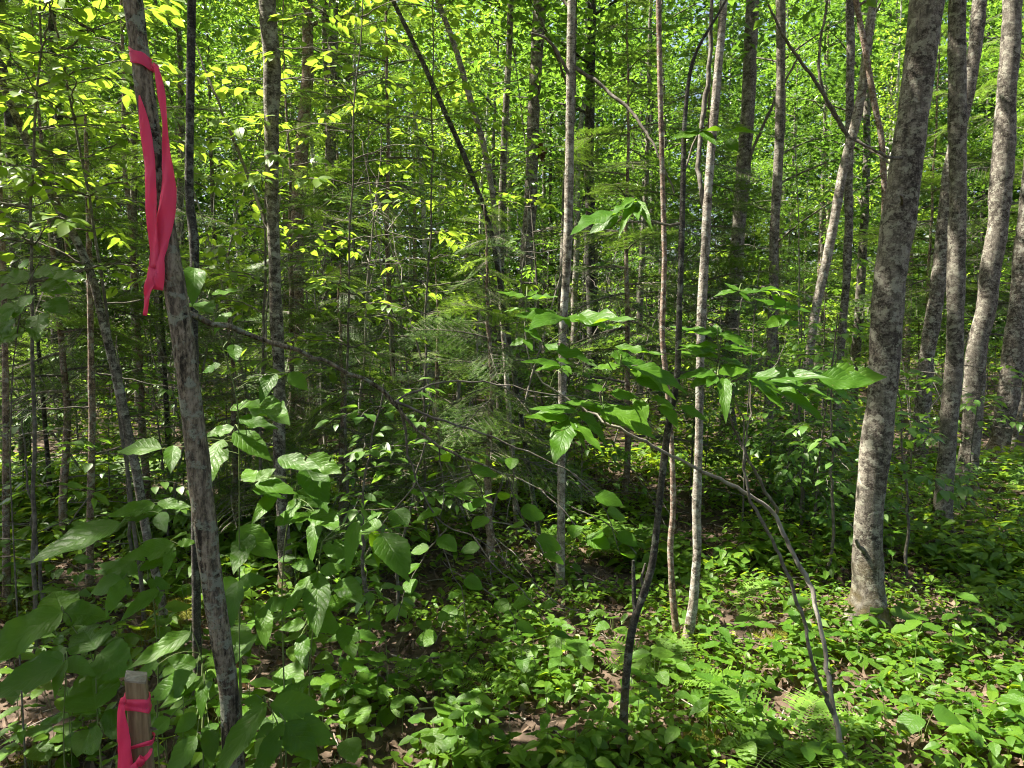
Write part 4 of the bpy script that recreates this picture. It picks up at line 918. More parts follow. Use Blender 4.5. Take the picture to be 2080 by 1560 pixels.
def leafy(root, stem, r0, nb, L, meshes, mat, cloudmat, nobj, own_stem=True, stemmat=None, **k):
    loc = np.array(root.location); mb = MB()
    if own_stem: tube(mb, stem - loc, np.linspace(r0, .003, len(stem)), 8)
    tw, P, D, N, S = spray_points(stem, nb, L, **k)
    for c, l in tw:
        m2 = mb if own_stem else MB()
        tube(m2, c - loc, np.linspace(max(.0022, l * .006), .001, len(c)), 5)
        if not own_stem: obj('side_branch', m2.mesh('side_branch', [M_TWIG]), root)
    if own_stem: obj('stem', mb.mesh('stem', [stemmat or M_TWIG]), root)
    # the leaves that show largest are pieces of their own
    ok = ~shades_low(P); P, D, N, S = P[ok], D[ok], N[ok], S[ok]
    q = np.array([PX(p) for p in P]); size = S / q[:, 2]
    vis = (q[:, 0] > -30) & (q[:, 0] < 2110) & (q[:, 1] > -30)
    order = np.argsort(-(size * vis)); one = order[:nobj]; rest = order[nobj:]
    for i in one:
        if not vis[i]: continue
        obj('leaf', random.choice(meshes), root, leafmat(P[i] - loc, D[i], N[i], S[i]))
    if len(rest):
        mb = MB(); cloud(mb, T_MID, P[rest] - loc, D[rest], N[rest], S[rest], rng.random(len(rest)))
        setp(obj('foliage', mb.mesh('foliage', [cloudmat], False), root), kind='stuff')

def line_stem(x, y, h, lean=(0, 0), n=24):
    s = np.linspace(0, 1, n)[:, None]
    c = np.array([x, y, float(ground(x, y)) - .02]) + np.array([lean[0], lean[1], 0]) * s * s + np.array([0, 0, h]) * s
    c[1:] += np.cumsum(rng.normal(0, .008, (n - 1, 3)), 0); return c

def shrub(label, px, Y, h, lean, nb, L, leafsize, sunny, nobj, name='leafy_shrub', **k):
    x = W(px, 700, Y)[0]; st = line_stem(x, Y, h, lean)
    root = empty(name, (x, Y, float(ground(x, Y))), label, 'shrub')
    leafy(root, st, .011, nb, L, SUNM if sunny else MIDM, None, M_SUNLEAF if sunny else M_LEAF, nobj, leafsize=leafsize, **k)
    return root
shrub('sunlit yellow-green leafy shrub overhanging the bare conifer stem', 40, 3.5, 3.9, (.35, -.1), 40, 1.1, .082, True, 190, zmin=.48)
shrub('bright backlit shrub leaning over the taped tree top', 270, 3.9, 4.0, (-.3, -.3), 40, 1.15, .082, True, 190, zmin=.5)
shrub('yellow-green shrub arching behind the swollen-topped grey tree', 520, 4.6, 4.0, (.2, -.2), 44, 1.0, .078, True, 160, zmin=.45)
shrub('open light-leaved shrub filling the space between grey tree and leaning saplings', 700, 4.7, 3.8, (.25, -.2), 44, .95, .078, True, 160, zmin=.35)
shrub('dense green shrub in front of the pale parallel leaning sapling', 860, 5.2, 4.3, (.1, -.2), 40, .95, .075, True, 130, zmin=.4)
shrub('low mid-green shrub at the foot of the long diagonal branch', 740, 3.3, 1.35, (.1, -.1), 16, .5, .07, False, 90, zmin=.25)
shrub('shiny-leaved low shrub beside the barkless broken stem', 800, 3.9, 1.3, (.2, 0), 16, .55, .075, False, 90, zmin=.3)
shrub('thin shrub with oval leaves beneath the bent compound-leaved sapling', 1690, 4.4, 1.7, (0, 0), 14, .5, .075, False, 80, zmin=.4)
shrub('rounded green shrub between narrow trunk and pale leaning trunk', 1640, 5.2, 1.6, (0, 0), 18, .6, .07, False, 80, zmin=.25)
shrub('drooping broad-leaved shrub by the thickest trunk', 1860, 4.4, 1.35, (-.1, 0), 14, .5, .085, False, 60, zmin=.35)
shrub('thin-twigged shrub standing amid ferny herbs left of the curved sapling'.replace(' left of', ' beside'), 250, 4.4, 1.6, (0, 0), 16, .6, .07, False, 60, zmin=.2)
shrub('tangled green shrub under the dark hanging leaves', 70, 3.9, 1.2, (0, 0), 16, .6, .075, False, 60, zmin=.2)
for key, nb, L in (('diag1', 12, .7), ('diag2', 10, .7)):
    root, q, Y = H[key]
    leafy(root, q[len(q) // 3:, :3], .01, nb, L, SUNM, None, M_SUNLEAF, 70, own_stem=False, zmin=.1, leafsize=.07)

# ------------------------------------------------------------------ firs
def fir_spray(seed, needles=1.0):
    r = np.random.default_rng(seed); mb = MB()
    s = np.linspace(0, 1, 14)[:, None]
    ax = np.array([0, 1.0, 0]) * s + np.array([0, 0, 1]) * (.08 * s - .26 * s * s)
    tube(mb, ax, np.linspace(.012, .003, 14), 5, 1)
    P = []; D = []; N = []; S = []
    def need(c, dens, ln):
        L = np.linalg.norm(c[-1] - c[0]); m = max(3, int(L / dens))
        t = np.linspace(.04, 1, m); d = unit(c[-1] - c[0]); sd = unit(np.cross(d, [0, 0, 1.0]))
        for sg in (-1, 1):
            for q in t:
                P.append(c[0] + (c[-1] - c[0]) * q); D.append(unit(d * .55 + sd * sg * r.uniform(.7, 1.1) + np.array([0, 0, r.normal(.12, .16)]))); N.append([0, 0, 1.0]); S.append(ln * r.uniform(.75, 1.15))
    for k in range(12):
        t = .08 + .88 * k / 12; i = t * 13; p = ax[int(i)] + (ax[min(13, int(i) + 1)] - ax[int(i)]) * (i % 1)
        for sg in (-1, 1):
            l = (.52 * (1 - t) ** .8 + .09) * r.uniform(.75, 1.1)
            d = unit(np.array([sg * .78, .62, r.normal(-.08, .08)])); e = p + d * l + np.array([0, 0, -.10 * l])
            tube(mb, np.array([p, (p + e) / 2 + [0, 0, .01], e]), [.004, .003, .0015], 4, 1)
            need(np.array([p, e]), .014 / needles, .034)
            if l > .25:
                for u in (.4, .68):
                    pp = p + (e - p) * u
                    for s2 in (-1, 1):
                        d2 = unit(d + s2 * np.array([d[1], -d[0], 0]) * .9); e2 = pp + d2 * l * .34; need(np.array([pp, e2]), .015 / needles, .032)
    need(np.array([ax[3], ax[8]]), .018, .034); need(np.array([ax[8], ax[13]]), .015, .034)
    T = (np.array([[-.085, 0, 0], [.085, 0, 0], [.075, .7, .03], [0, 1, 0.0]]), np.array([[0, 1, 2], [0, 2, 3]]))
    cloud(mb, T, np.array(P), np.array(D), np.array(N), np.array(S), r.random(len(P)))
    return mb
SPR = [fir_spray(s).mesh('fir_branch', [M_NEEDLE, M_TWIG], False) for s in (1, 2, 3, 4)]
def fir(label, px, Y, h, nbr, L, zlo, bare=.0, r0=.03, name='fir_tree'):
    x = W(px, 700, Y)[0]; st = line_stem(x, Y, h)
    root = empty(name, (x, Y, float(ground(x, Y))), label, 'fir'); loc = np.array(root.location)
    mb = MB(); tube(mb, st - loc, np.linspace(r0, .004, len(st)), 10)
    obj('trunk', mb.mesh('trunk', [M_RED]), root)
    for k in range(nbr):
        t = zlo + (1 - zlo) * (k + random.random()) / nbr; i = t * (len(st) - 1); i0 = int(i)
        p = st[i0] + (st[min(len(st) - 1, i0 + 1)] - st[i0]) * (i - i0)
        a = k * 2.399 + random.uniform(-.4, .4); l = L * (1.1 - .85 * (t - zlo) / (1 - zlo)) * random.uniform(.75, 1.1)
        d = unit(np.array([math.cos(a), math.sin(a), random.uniform(-.35, .3)])); n = unit(np.array([random.gauss(0, .38), random.gauss(0, .38), 1]))
        obj('branch', random.choice(SPR), root, leafmat(p - loc, d, n, l))
    for k in range(int(bare)):
        t = random.uniform(.08, max(.2, zlo)); p = st[int(t * (len(st) - 1))]; a = random.uniform(0, 6.28); s = np.linspace(0, 1, 8)[:, None]; l = L * random.uniform(.5, 1)
        c = p + np.array([math.cos(a), math.sin(a), 0]) * s * l + np.array([0, 0, -.25]) * s * s * l + np.cumsum(rng.normal(0, .006, (8, 3)), 0)
        mb = MB(); tube(mb, c - loc, np.linspace(.005, .0012, 8), 5)
        for _ in range(4):
            i = random.randint(2, 6); e = c[i] + unit(rng.normal(0, 1, 3)) * l * .25; tube(mb, np.array([c[i], (c[i] + e) / 2, e]) - loc, .0011, 4)
        obj('dead_branch', mb.mesh('dead_branch', [M_DEAD]), root)
    return root
fir('young fir with sunlit drooping sprays in front of the mottled grey trunk', 995, 4.5, 2.4, 36, .66, .36, 8)
fir('small bright fir leaning between low shrub and wide brown trunk', 690, 5.0, 2.0, 36, .75, .2, 6)
fir('short fir behind the barkless broken stem', 890, 5.6, 2.1, 26, .7, .22, 6)
fir('dark young fir filling the gap between slim pale trunk and reddish stem', 1270, 6.2, 4.6, 40, 1.15, .14, 6)
fir('shaded fir behind the bare brown conifer stem', 110, 5.0, 3.9, 32, .95, .26, 14)
fir('fir with bare twiggy lower stem behind the taped tree', 290, 5.6, 5.2, 30, 1.0, .30, 14)
fir('bright-tipped low fir beyond the thin dark stem', 470, 5.2, 2.1, 34, .8, .15, 4)
fir('tall dusky fir behind the dense green shrub', 800, 6.6, 5.6, 34, 1.1, .25, 12)
fir('fir with spreading level boughs near the stout brown-grey trunk', 2000, 9.6, 6.0, 38, 1.2, .22, 12)
fir('slender fir between thickest trunk and dark slanting trunk', 1880, 10.2, 6.4, 46, 1.2, .26, 10)
fir('fir sapling in shade behind the long diagonal branch', 590, 6.8, 4.6, 28, 1.0, .2, 10)
fir('fir at the clearing edge half hidden by the dark hanging leaves', -30, 6.2, 4.6, 40, 1.2, .2, 8)
fir('thin fir behind the banded grey trunk', 1420, 8.4, 5.0, 40, 1.1, .2, 8)

# ------------------------------------------------------------------ the wood behind: shared shapes, every tree its own object
def back_tree(seed, h, crown_lo, R, n, leaf, mat):
    r = np.random.default_rng(seed); mb = MB(); s = np.linspace(0, 1, 22)[:, None]
    st = np.array([r.normal(0, .35), r.normal(0, .3), 0]) * s ** 1.4 + np.array([0, 0, h]) * s; st[1:] += np.cumsum(r.normal(0, .02, (21, 3)), 0) * [1, 1, 0]
    st[0, 2] -= .1
    tube(mb, st, np.linspace(.075, .01, 22), 10)
    P = []; nb = 16
    for k in range(nb):
        t = crown_lo + (1 - crown_lo) * (k + r.random()) / nb; p = st[min(21, int(t * 21))]; a = r.uniform(0, 6.28); l = R * r.uniform(.5, 1.1) * (1.15 - .7 * (t - crown_lo) / (1 - crown_lo))
        u = np.linspace(0, 1, 8)[:, None]; c = p + np.array([math.cos(a), math.sin(a), 0]) * u * l + np.array([0, 0, 1]) * (.55 * u - .25 * u * u) * l
        tube(mb, c, np.linspace(.018, .003, 8), 5)
        m = n // nb; q = r.random(m) ** .6; ctr = np.stack([np.interp(q, u[:, 0], c[:, j]) for j in range(3)], 1)
        lay = r.normal(0, 1, (m, 3)) * np.array([.26, .26, .10]) * R * .6
        P.append(ctr + lay)
    trunk = mb.mesh('trunk', [mat]); P = np.concatenate(P); c = len(P)
    a = r.uniform(0, 6.28, c); D = np.stack([np.cos(a), np.sin(a), r.normal(-.25, .3, c)], 1); N = unit(np.stack([r.normal(0, .4, c), r.normal(0, .4, c), np.ones(c)], 1))
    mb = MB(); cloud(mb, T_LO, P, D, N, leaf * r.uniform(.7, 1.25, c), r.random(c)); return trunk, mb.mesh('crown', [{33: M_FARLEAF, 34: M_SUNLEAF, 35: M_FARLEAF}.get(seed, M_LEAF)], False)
BT = [back_tree(31, 10, .42, 1.9, 3200, .10, M_GREY), back_tree(32, 12, .5, 2.0, 3200, .10, M_PALE), back_tree(33, 9, .3, 1.7, 3000, .095, M_GREYB), back_tree(34, 8, .2, 1.6, 3000, .09, M_BIRCH), back_tree(35, 11, .35, 1.9, 3400, .10, M_DARK)]
BT_L = ['slender grey-barked tree in the surrounding wood', 'slender pale-barked tree in the surrounding wood', 'banded grey tree in the surrounding wood', 'white birch-like tree in the surrounding wood', 'dark-barked tree in the surrounding wood']
def back_fir(seed, h):
    r = np.random.default_rng(seed); mb = MB(); st = np.linspace(0, 1, 16)[:, None] * np.array([0, 0, h]); st[0, 2] = -.1
    tube(mb, st, np.linspace(.08, .008, 16), 9); tr = mb.mesh('trunk', [M_RED]); mb = MB(); sp = fir_spray(seed, .42)
    V = np.concatenate(sp.V); F = [f for f in sp.F]; T = np.concatenate(sp.T); M = sp.M
    for k in range(42):
        t = .14 + .86 * k / 42; a = k * 2.399 + r.uniform(-.3, .3); l = (1.55 * (1 - t) + .22) * r.uniform(.8, 1.1)
        Rm = frames(np.array([[math.cos(a), math.sin(a), r.uniform(-.4, .25)]]), np.array([[r.normal(0, .35), r.normal(0, .35), 1]]))[0] * l
        base = mb.n; VV = V @ Rm.T + np.array([0, 0, h * t])
        keep = [f for f, m in zip(F, M) if m[0] == 0]
        mb.V.append(VV); mb.T.append(T); mb.L.append(np.zeros((len(V), 3))); mb.n += len(V)
        for f in keep: mb.F.append(f + base); mb.M.append(np.zeros(len(f), int))
    return tr, mb.mesh('boughs', [M_NEEDLE], False)
BF = [back_fir(51, 8.0), back_fir(52, 6.0)]
def under_sapling(seed, h, n, sunny):
    r = np.random.default_rng(seed); s = np.linspace(0, 1, 20)[:, None]; st = np.array([r.normal(0, .2), r.normal(0, .2), 0]) * s * s + np.array([0, 0, h]) * s
    tw, P, D, N, S = spray_points(st, n, .85, zmin=.18, step=.06, leafsize=.085, rg=r)
    mb = MB(); tube(mb, st - [0, 0, .03], np.linspace(.012, .003, 20), 6)
    for c, l in tw: tube(mb, c, np.linspace(.005, .0015, len(c)), 4)
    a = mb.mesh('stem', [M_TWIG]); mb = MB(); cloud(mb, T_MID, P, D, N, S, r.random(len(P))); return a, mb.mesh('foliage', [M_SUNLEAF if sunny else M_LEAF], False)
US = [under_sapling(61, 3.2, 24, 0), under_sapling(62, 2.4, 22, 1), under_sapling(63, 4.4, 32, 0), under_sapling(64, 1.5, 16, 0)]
occupied = [np.array(t[0].location)[:2] for t in TREES]
def place(px, Y): return W(px, 700, Y)[0]
def blocks(x, y, r, h):
    z = np.linspace(.5, h, 12); P = np.stack([np.full(12, x), np.full(12, y), z], 1); k = P[:, 2] / SUN[2]; gx = P[:, 0] - SUN[0] * k; gy = P[:, 1] - SUN[1] * k
    zt = np.array([t[2][2] for t in TARGETS]); d = np.hypot(gx[:, None] - LIT[None, :, 0], gy[:, None] - LIT[None, :, 1])
    return bool(((d < r + .3 * LIT[None, :, 2]) & (z[:, None] > zt[None] + .2)).any())
def put(name, meshes, partnames, x, y, scl, label, cat, group):
    root = empty(name, (x, y, float(ground(x, y))), label, cat, group); rz = random.uniform(0, 6.28)
    for me, pn in zip(meshes, partnames):
        o = obj(pn, me, root); o.scale = (scl, scl, scl * random.uniform(.95, 1.1)); o.rotation_euler = (0, 0, rz)
k = 0
for i in range(165):
    Y = 8.2 + 19 * (i / 165) ** .75 + random.uniform(0, 1); px = random.uniform(-250, 2330); v = random.choice([0, 0, 1, 2, 2, 3, 4])
    if Y < 10 and (px < 1000 or random.random() < .4): continue
    put('forest_tree', BT[v], ('trunk', 'crown'), place(px, Y), Y, random.uniform(.75, 1.15), BT_L[v], 'tree', BT_L[v].replace('tree in', 'trees in'))
for i in range(17):
    Y = random.uniform(9.5, 22); px = random.choice([random.uniform(-200, 1000), random.uniform(-200, 2280)])
    if blocks(place(px, Y), Y, 1.0, 7): continue
    put('forest_fir', BF[i % 2], ('trunk', 'boughs'), place(px, Y), Y, random.uniform(.7, 1.2), 'dark fir in the surrounding wood', 'fir', 'firs in the surrounding wood')
for i in range(215):
    Y = random.uniform(6.8, 19); px = random.uniform(-150, 2230); v = random.choice([0, 1, 2, 3, 3, 0])
    if blocks(place(px, Y), Y, .6, 3.5) or (px > 1780 and Y < 9.5): continue
    put('understory_sapling', US[v], ('stem', 'foliage'), place(px, Y), Y, random.uniform(.75, 1.2), ['medium green sapling in the understory', 'light yellow-green bushy sapling in the understory', 'tall wide-branched green sapling in the understory', 'knee-high green sapling in the understory'][v], 'sapling', ['medium green saplings', 'light bushy saplings', 'tall wide-branched saplings', 'knee-high green saplings'][v])

for i in range(64):                                     # nearer, lower saplings that close the view between the trunks
    Y = random.uniform(4.9, 8.5); px = random.uniform(-60, 2140); v = random.choice([0, 1, 3, 3, 3])
    if blocks(place(px, Y), Y, .35, 2.4) or (px > 1780 and v != 3): continue
    put('understory_sapling', US[v], ('stem', 'foliage'), place(px, Y), Y, random.uniform(.6, .95) * (1 if v == 3 else .75), ['medium green sapling in the understory', 'light yellow-green bushy sapling in the understory', '', 'knee-high green sapling in the understory'][v], 'sapling', ['medium green saplings', 'light bushy saplings', '', 'knee-high green saplings'][v])
for i in range(26):                                     # the same wood goes on beside and behind the viewer
    a = math.radians(random.uniform(62, 298)); R = random.uniform(4.5, 13); x, y = R * math.sin(a), R * math.cos(a); v = i % 5
    if i % 3 == 0: put('forest_fir', BF[i % 2], ('trunk', 'boughs'), x, y, random.uniform(.8, 1.1), 'dark fir in the surrounding wood', 'fir', 'firs in the surrounding wood')
    elif i % 3 == 1: put('understory_sapling', US[2], ('stem', 'foliage'), x, y, 1.1, 'tall wide-branched green sapling in the understory', 'sapling', 'tall wide-branched saplings')
    else: put('forest_tree', BT[v], ('trunk', 'crown'), x, y, random.uniform(.8, 1.1), BT_L[v], 'tree', BT_L[v].replace('tree in', 'trees in'))

def dead_sapling(seed):
    r = np.random.default_rng(seed); mb = MB(); s_ = np.linspace(0, 1, 16)[:, None]; h = r.uniform(1.8, 3.6)
    st = np.array([r.normal(0, .9), r.normal(0, .4), 0]) * s_ + np.array([0, 0, h]) * s_; st[1:] += np.cumsum(r.normal(0, .012, (15, 3)), 0); st[0, 2] -= .05
    tube(mb, st, np.linspace(.013, .003, 16), 6)
    for _ in range(12):
        p = st[r.integers(3, 15)]; d = unit(r.normal(0, 1, 3) + [0, 0, .3]) * r.uniform(.2, .7); q = p + d * s_[::3] + np.cumsum(r.normal(0, .015, (6, 3)), 0); q[0] = p
        tube(mb, q, np.linspace(.004, .0012, 6), 4)
    return mb.mesh('stem', [M_DEAD])
DS = [dead_sapling(s_) for s_ in range(80, 86)]
for i in range(46):
    Y = random.uniform(5.4, 11); px = random.uniform(0, 1000) if i < 32 else random.uniform(1000, 2080)
    put('dead_sapling', [DS[i % 6]], ('stem',), place(px, Y), Y, random.uniform(.8, 1.2), 'thin pale dead sapling with bare twigs in the wood', 'dead sapling', 'dead saplings in the wood')

def far_woods():
    n = 210000; a = rng.uniform(-.82, .82, n); R = rng.uniform(25, 42, n); P = np.stack([R * np.sin(a), R * np.cos(a), np.zeros(n)], 1)
    ztop = 13 + 5 * vnoise(P[:, 0], P[:, 1], .25, 31)
    P[:, 2] = ground(P[:, 0], P[:, 1]) + rng.random(n) ** 1.1 * ztop
    keep = vnoise(P[:, 0] + P[:, 2] * .4, P[:, 1] + P[:, 2] * 1.1, .5, 32) > .26; P = P[keep]; n = len(P)
    b = rng.uniform(0, 6.28, n); D = np.stack([np.cos(b), np.sin(b), rng.normal(-.2, .4, n)], 1); N = unit(np.stack([rng.normal(0, .5, n), rng.normal(0, .5, n) - .2, np.ones(n)], 1))
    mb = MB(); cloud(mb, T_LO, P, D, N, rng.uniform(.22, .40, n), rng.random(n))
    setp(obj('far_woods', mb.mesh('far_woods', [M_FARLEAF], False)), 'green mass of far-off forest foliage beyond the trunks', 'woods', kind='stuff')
far_woods()

# ------------------------------------------------------------------ forest floor
def sample_floor(n, y0, y1, pw=1.0, xpad=1.15):
    Y = y0 + (y1 - y0) * rng.random(n) ** pw; half = Y * (1040 / FPX) * xpad + .3
    X = (rng.random(n) * 2 - 1) * half; return X, Y
BARE = np.array([[*G(x, y)[:2], r] for (x, y, r) in [(600, 1370, .22), (60, 1470, .28), (1220, 1180, .22), (1530, 1290, .2), (1620, 1465, .16), (160, 1180, .2), (1100, 1490, .18), (750, 1330, .14), (330, 1250, .2), (1750, 1380, .12), (1960, 1430, .14), (1270, 1330, .13)]])
def bare(X, Y): return (np.hypot(X[:, None] - BARE[None, :, 0], (Y[:, None] - BARE[None, :, 1])) / BARE[None, :, 2]).min(1) < 1
def litter():
    X, Y = sample_floor(26000, 1.2, 9, 1.3); n = len(X); Z = ground(X, Y) + .006 + rng.random(n) * .012
    V, F, L = leaf_grid(4, 1, sh_ovate(.6, .45, .8), .9, .6)
    c = rng.normal(0, .55, (n, 2)); N = unit(np.stack([c[:, 0], c[:, 1], np.ones(n) * np.where(rng.random(n) < .5, 1, -1)], 1)); a = rng.uniform(0, 6.28, n)
    D = np.stack([np.cos(a), np.sin(a), rng.normal(0, .2, n)], 1)
    mb = MB(); cloud(mb, (V, F), np.stack([X, Y, Z], 1), D, N, rng.uniform(.018, .055, n), rng.random(n), 0, rng.uniform(.6, 1.2, n))
    setp(obj('leaf_litter', mb.mesh('leaf_litter', [M_LITTER], False)), 'curled brown dead leaves strewn over the forest floor', 'leaf litter', kind='stuff')
    mb = MB()
    X, Y = sample_floor(420, 1.3, 8, 1.2)
    for x, y in zip(X, Y):
        a = rng.uniform(0, 6.28); l = rng.uniform(.08, .5); s = np.linspace(-.5, .5, 6); px_ = x + np.cos(a) * s * l; py_ = y + np.sin(a) * s * l
        tube(mb, np.stack([px_, py_, ground(px_, py_) + .012 + rng.random() * .02 + rng.normal(0, .004, 6)], 1), rng.uniform(.0012, .004), 5)
    setp(obj('fallen_twigs', mb.mesh('fallen_twigs', [M_DEAD])), 'thin grey dead twigs scattered on the leaf litter', 'twigs', kind='stuff')
litter()
def moss():
    mb = MB()
    for (px, py, r) in [(370, 1235, .26), (330, 1290, .2), (300, 1350, .13), (1090, 1400, .2), (1000, 1400, .12), (1580, 1290, .15), (1640, 1300, .14), (1480, 1440, .16), (1820, 1400, .12), (1850, 1310, .16), (1420, 1500, .16), (1250, 1215, .12), (1180, 1530, .13), (30, 1240, .16), (560, 900, .25), (1700, 1330, .10), (100, 1540, .16), (1420, 1420, .1)]:
        c = G(px, py); m = 18; u = np.linspace(-1, 1, m); gx, gy = np.meshgrid(u, u); rr = np.hypot(gx, gy)
        X = c[0] + gx * r; Y = c[1] + gy * r * .8; hh = np.clip(1 - rr, 0, 1) ** .6 * r * .22 * (.6 + .8 * vnoise(X, Y, 14, 41))
        Z = ground(X, Y) + hh - .012
        i = np.arange(m - 1)[:, None] * m; j = np.arange(m - 1)[None]
        mb.add(np.stack([X, Y, Z], -1).reshape(-1, 3), np.stack([i + j, i + j + 1, i + m + j + 1, i + m + j], -1).reshape(-1, 4), 0, .3 + .4 * vnoise(X, Y, 20, 42).ravel())
        n = int(2600 * (r / .2) ** 2); a = rng.uniform(0, 6.28, n); q = np.sqrt(rng.random(n)) * (.9 + .2 * rng.random(n)); x = c[0] + np.cos(a) * q * r; y = c[1] + np.sin(a) * q * r * .8
        z = ground(x, y) + np.clip(1 - q, 0, 1) ** .6 * r * .22 * (.6 + .8 * vnoise(x, y, 14, 41)) - .014
        cloud(mb, (np.array([[-.14, 0, 0], [.14, 0, 0], [0, 1, 0.0]]), np.array([[0, 1, 2]])), np.stack([x, y, z], 1), np.stack([rng.normal(0, .5, n), rng.normal(0, .5, n), np.ones(n)], 1), unit(rng.normal(0, 1, (n, 3))), rng.uniform(.012, .024, n), rng.random(n))
    setp(obj('moss', mb.mesh('moss', [M_MOSS], False)), 'olive-green and yellowish moss cushions on the forest floor', 'moss', kind='stuff')
moss()

def herb_stuff():
    mb = MB()
    def plants(X, Y, tmpl, lo, hi, nl, hmax, yoff=0):
        for kk in range(nl):
            n = len(X); h = rng.uniform(.03, hmax, n) ; a = rng.uniform(0, 6.28, n) + kk * 2.1
            D = np.stack([np.cos(a), np.sin(a), rng.normal(-.05, .22, n)], 1); P = np.stack([X, Y, ground(X, Y) + h * (1 if kk else .9)], 1) + D * .012
            N = unit(np.stack([rng.normal(0, .28, n), rng.normal(0, .28, n), np.ones(n)], 1))
            cloud(mb, tmpl, P, D, N, rng.uniform(lo, hi, n) * (.55 + .95 * vnoise(X, Y, 1.5, 57)), np.clip(rng.random(n) * .7 + .3 * vnoise(X, Y, 2, 51), 0, 1))
    X, Y = sample_floor(9500, 1.6, 8.0, .85); m = ~bare(X, Y) & (vnoise(X, Y, 2.0, 52) > .28); m &= ~((X < -.1) & (Y < 3.2) & (rng.random(len(X)) < .55)); X, Y = X[m], Y[m]
    nr = Y < 4.2; plants(X[nr], Y[nr], T_MID, .032, .068, 4, .14); plants(X[~nr], Y[~nr], T_MID, .05, .095, 4, .22)
    X, Y = sample_floor(2600, 1.7, 4.6, .9); m = ~bare(X, Y) & (X > -.3); plants(X[m], Y[m], T_MID, .03, .06, 4, .10)
    X, Y = sample_floor(7500, 6.0, 22, .8); m = vnoise(X, Y, .8, 53) > .22; plants(X[m], Y[m], T_LO, .06, .13, 4, .28)
    setp(obj('undergrowth', mb.mesh('undergrowth', [M_HERB], False)), 'carpet of small green herbs covering the forest floor', 'undergrowth', kind='stuff')
herb_stuff()

def herb(kind, x, y, scl):
    z = float(ground(x, y)); rz = random.uniform(0, 6.28)
    names = {'t': ('trefoil_herb', 'low three-leaved herb with toothed green leaves on the leaf litter', 'three-leaved herbs'), 'w': ('heart_leaved_herb', 'low herb with a few wide heart-shaped green leaves', 'heart-leaved herbs'), 's': ('leafy_seedling', 'small tree seedling with paired green leaves on an upright stem', 'tree seedlings')}[kind]
    root = empty(names[0], (x, y, z), names[1], 'herb' if kind != 's' else 'seedling', names[2]); mb = MB()
    h = scl * {'t': random.uniform(.06, .14), 'w': random.uniform(.06, .15), 's': random.uniform(.14, .34)}[kind]
    lean = np.array([random.gauss(0, .02), random.gauss(0, .02), 0]); s = np.linspace(0, 1, 5)[:, None]; st = lean * s * s + np.array([0, 0, h]) * s - np.array([0, 0, .012]) * (1 - s); tube(mb, st, .0013, 5)
    def lf(p, a, L, ms, tilt=-.08):
        d = np.array([math.cos(a), math.sin(a), tilt + random.gauss(0, .12)]); n = unit(np.array([random.gauss(0, .18), random.gauss(0, .18) - .12, 1]))
        obj('leaf', random.choice(ms), root, leafmat(p, d, n, L))
    if kind == 't':
        L = scl * random.uniform(.042, .07)
        for j in range(3): lf(st[-1], rz + (j - 1) * 1.75 + random.gauss(0, .1), L * (1.12 if j == 1 else 1), HERBM)
        if random.random() < .5:
            e = st[-2] + np.array([math.cos(rz + 3.1), math.sin(rz + 3.1), .2]) * .05 * scl; tube(mb, np.array([st[-3], (st[-3] + e) / 2, e]), .001, 4)
            for j in range(3): lf(e, rz + 3.1 + (j - 1) * 1.7, L * .85, HERBM)
    elif kind == 'w':
        for j in range(random.randint(2, 4)):
            a = rz + j * 2.2 + random.gauss(0, .2); e = np.array([math.cos(a) * .03, math.sin(a) * .03, h * random.uniform(.7, 1.1)]) * np.array([scl, scl, 1]); tube(mb, np.array([[0, 0, -.01], e * [.5, .5, .6], e]), .0013, 5)
            lf(e, a, scl * random.uniform(.06, .105), HERBW, -.2)
    else:
        for j in range(random.randint(2, 3)):
            p = st[-1] * (1 - .3 * j)
            for sg in (0, math.pi): lf(p, rz + j * 1.5 + sg + random.gauss(0, .2), scl * random.uniform(.06, .095) , HERBM if random.random() < .5 else ASH, -.1)
    obj('stem', mb.mesh('stem', [M_STEM]), root)
cnt = {'t': 0, 'w': 0, 's': 0}
tries = 0
while sum(cnt.values()) < 430 and tries < 4000:
    tries += 1
    px, py = random.uniform(-20, 2100), 1050 + 530 * random.random() ** .9
    g = G(px, py)
    if bare(np.array([g[0]]), np.array([g[1]]))[0] and random.random() < .8: continue
    kd = random.choices('tws', (5, 3, 3))[0]
    if cnt[kd] >= 260: continue
    cnt[kd] += 1; herb(kd, g[0], g[1], random.uniform(.85, 1.2))

for i in range(34):                                     # taller seedlings thick round the taped tree
    px, py = random.uniform(0, 760), random.uniform(1180, 1600); g = G(px, py); herb('s' if i % 3 else 'w', g[0], g[1], random.uniform(1.0, 1.5))

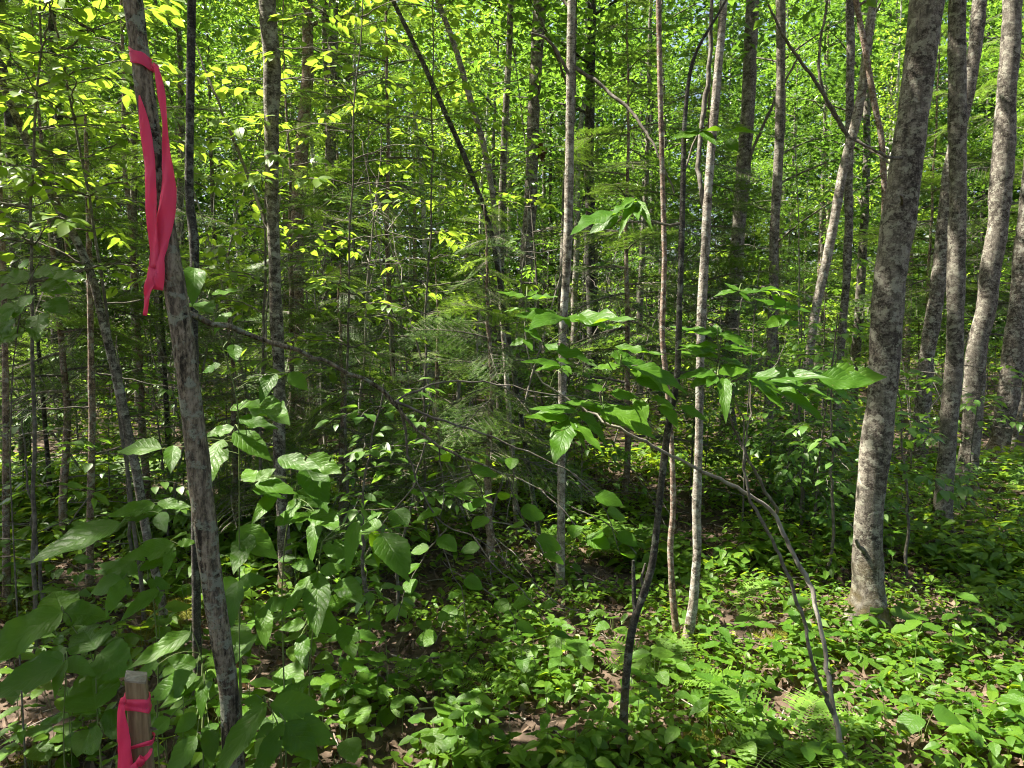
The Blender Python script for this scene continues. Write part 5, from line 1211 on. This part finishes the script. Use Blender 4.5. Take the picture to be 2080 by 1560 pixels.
# ferns
def frond_mesh(seed):
    r = np.random.default_rng(seed); mb = MB(); n = 22; s = np.linspace(0, 1, n + 1)
    ax = np.stack([.04 * np.sin(s * 2), s, .32 * s - .55 * s * s], 1); tube(mb, ax, np.linspace(.006, .0015, n + 1), 5, 1)
    nl = 9; t = np.linspace(0, 1, nl + 1); P = []; D = []; N = []; S = []
    tw = .5 * .15 * (1 - t ** 1.5) * (1 + .55 * np.where(np.arange(nl + 1) % 2 == 0, 1, -1)); tw[0] = .03; tw[-1] = .005
    V = np.concatenate([np.stack([-tw, t, -.05 * t * t + .03 * tw], 1), np.stack([0 * t, t, -.05 * t * t], 1), np.stack([tw, t, -.05 * t * t + .03 * tw], 1)]); m = nl + 1
    F = np.array([[a * m + j, (a + 1) * m + j, (a + 1) * m + j + 1, a * m + j + 1] for a in (0, 1) for j in range(nl)])
    for i in range(2, n):
        l = .30 * math.sin(math.pi * min(1, .12 + .9 * (1 - s[i])) ** .9) ** .8 * (1 if i > 4 else .7)
        for sg in (-1, 1): P.append(ax[i]); D.append([sg * .92, .38, r.normal(-.05, .06)]); N.append([0, .1, 1]); S.append(max(.03, l * r.uniform(.9, 1.08)))
    cloud(mb, (V, F), np.array(P), np.array(D, float), np.array(N, float), np.array(S), r.random(len(P))); return mb.mesh('frond', [M_FERN, M_STEM])
FR = [frond_mesh(s) for s in (1, 2, 3)]
for (px, py, n, L, lab) in [(1610, 1535, 7, .36, 'bright fern spreading at the foot of the bent two-stemmed sapling'), (1345, 1400, 6, .34, 'fern growing between the crooked blackish stem and the scaly stem'), (900, 1400, 5, .26, 'small dark fern beneath the drooping round-leaved twigs'), (1040, 1390, 5, .26, 'small fern next to an olive moss cushion'),
                            (1190, 1130, 7, .42, 'sunlit fern close behind the slim pale straight trunk'), (1270, 1125, 6, .4, 'sunlit fern beside the crooked stem, in the bright patch'), (1480, 1240, 4, .28, 'fern by the foot of the scaly lichen-whitened stem'), (2060, 1000, 6, .45, 'fern under the kinked trunk'), (240, 1000, 6, .5, 'feathery fern behind the grey curved sapling'), (80, 1010, 6, .5, 'feathery fern among stems under the dark hanging leaves')]:
    g = G(px, py); root = empty('fern', (g[0], g[1], float(ground(g[0], g[1]))), lab, 'fern'); a0 = random.uniform(0, 6.28)
    for k in range(n):
        a = a0 + k * 6.283 / n + random.gauss(0, .2); el = random.uniform(.35, .8)
        d = np.array([math.cos(a), math.sin(a), el]); nn = np.array([-math.cos(a) * el, -math.sin(a) * el, 1.0])
        obj('frond', random.choice(FR), root, leafmat((0, 0, -.01), d, nn, L * random.uniform(.8, 1.15)))
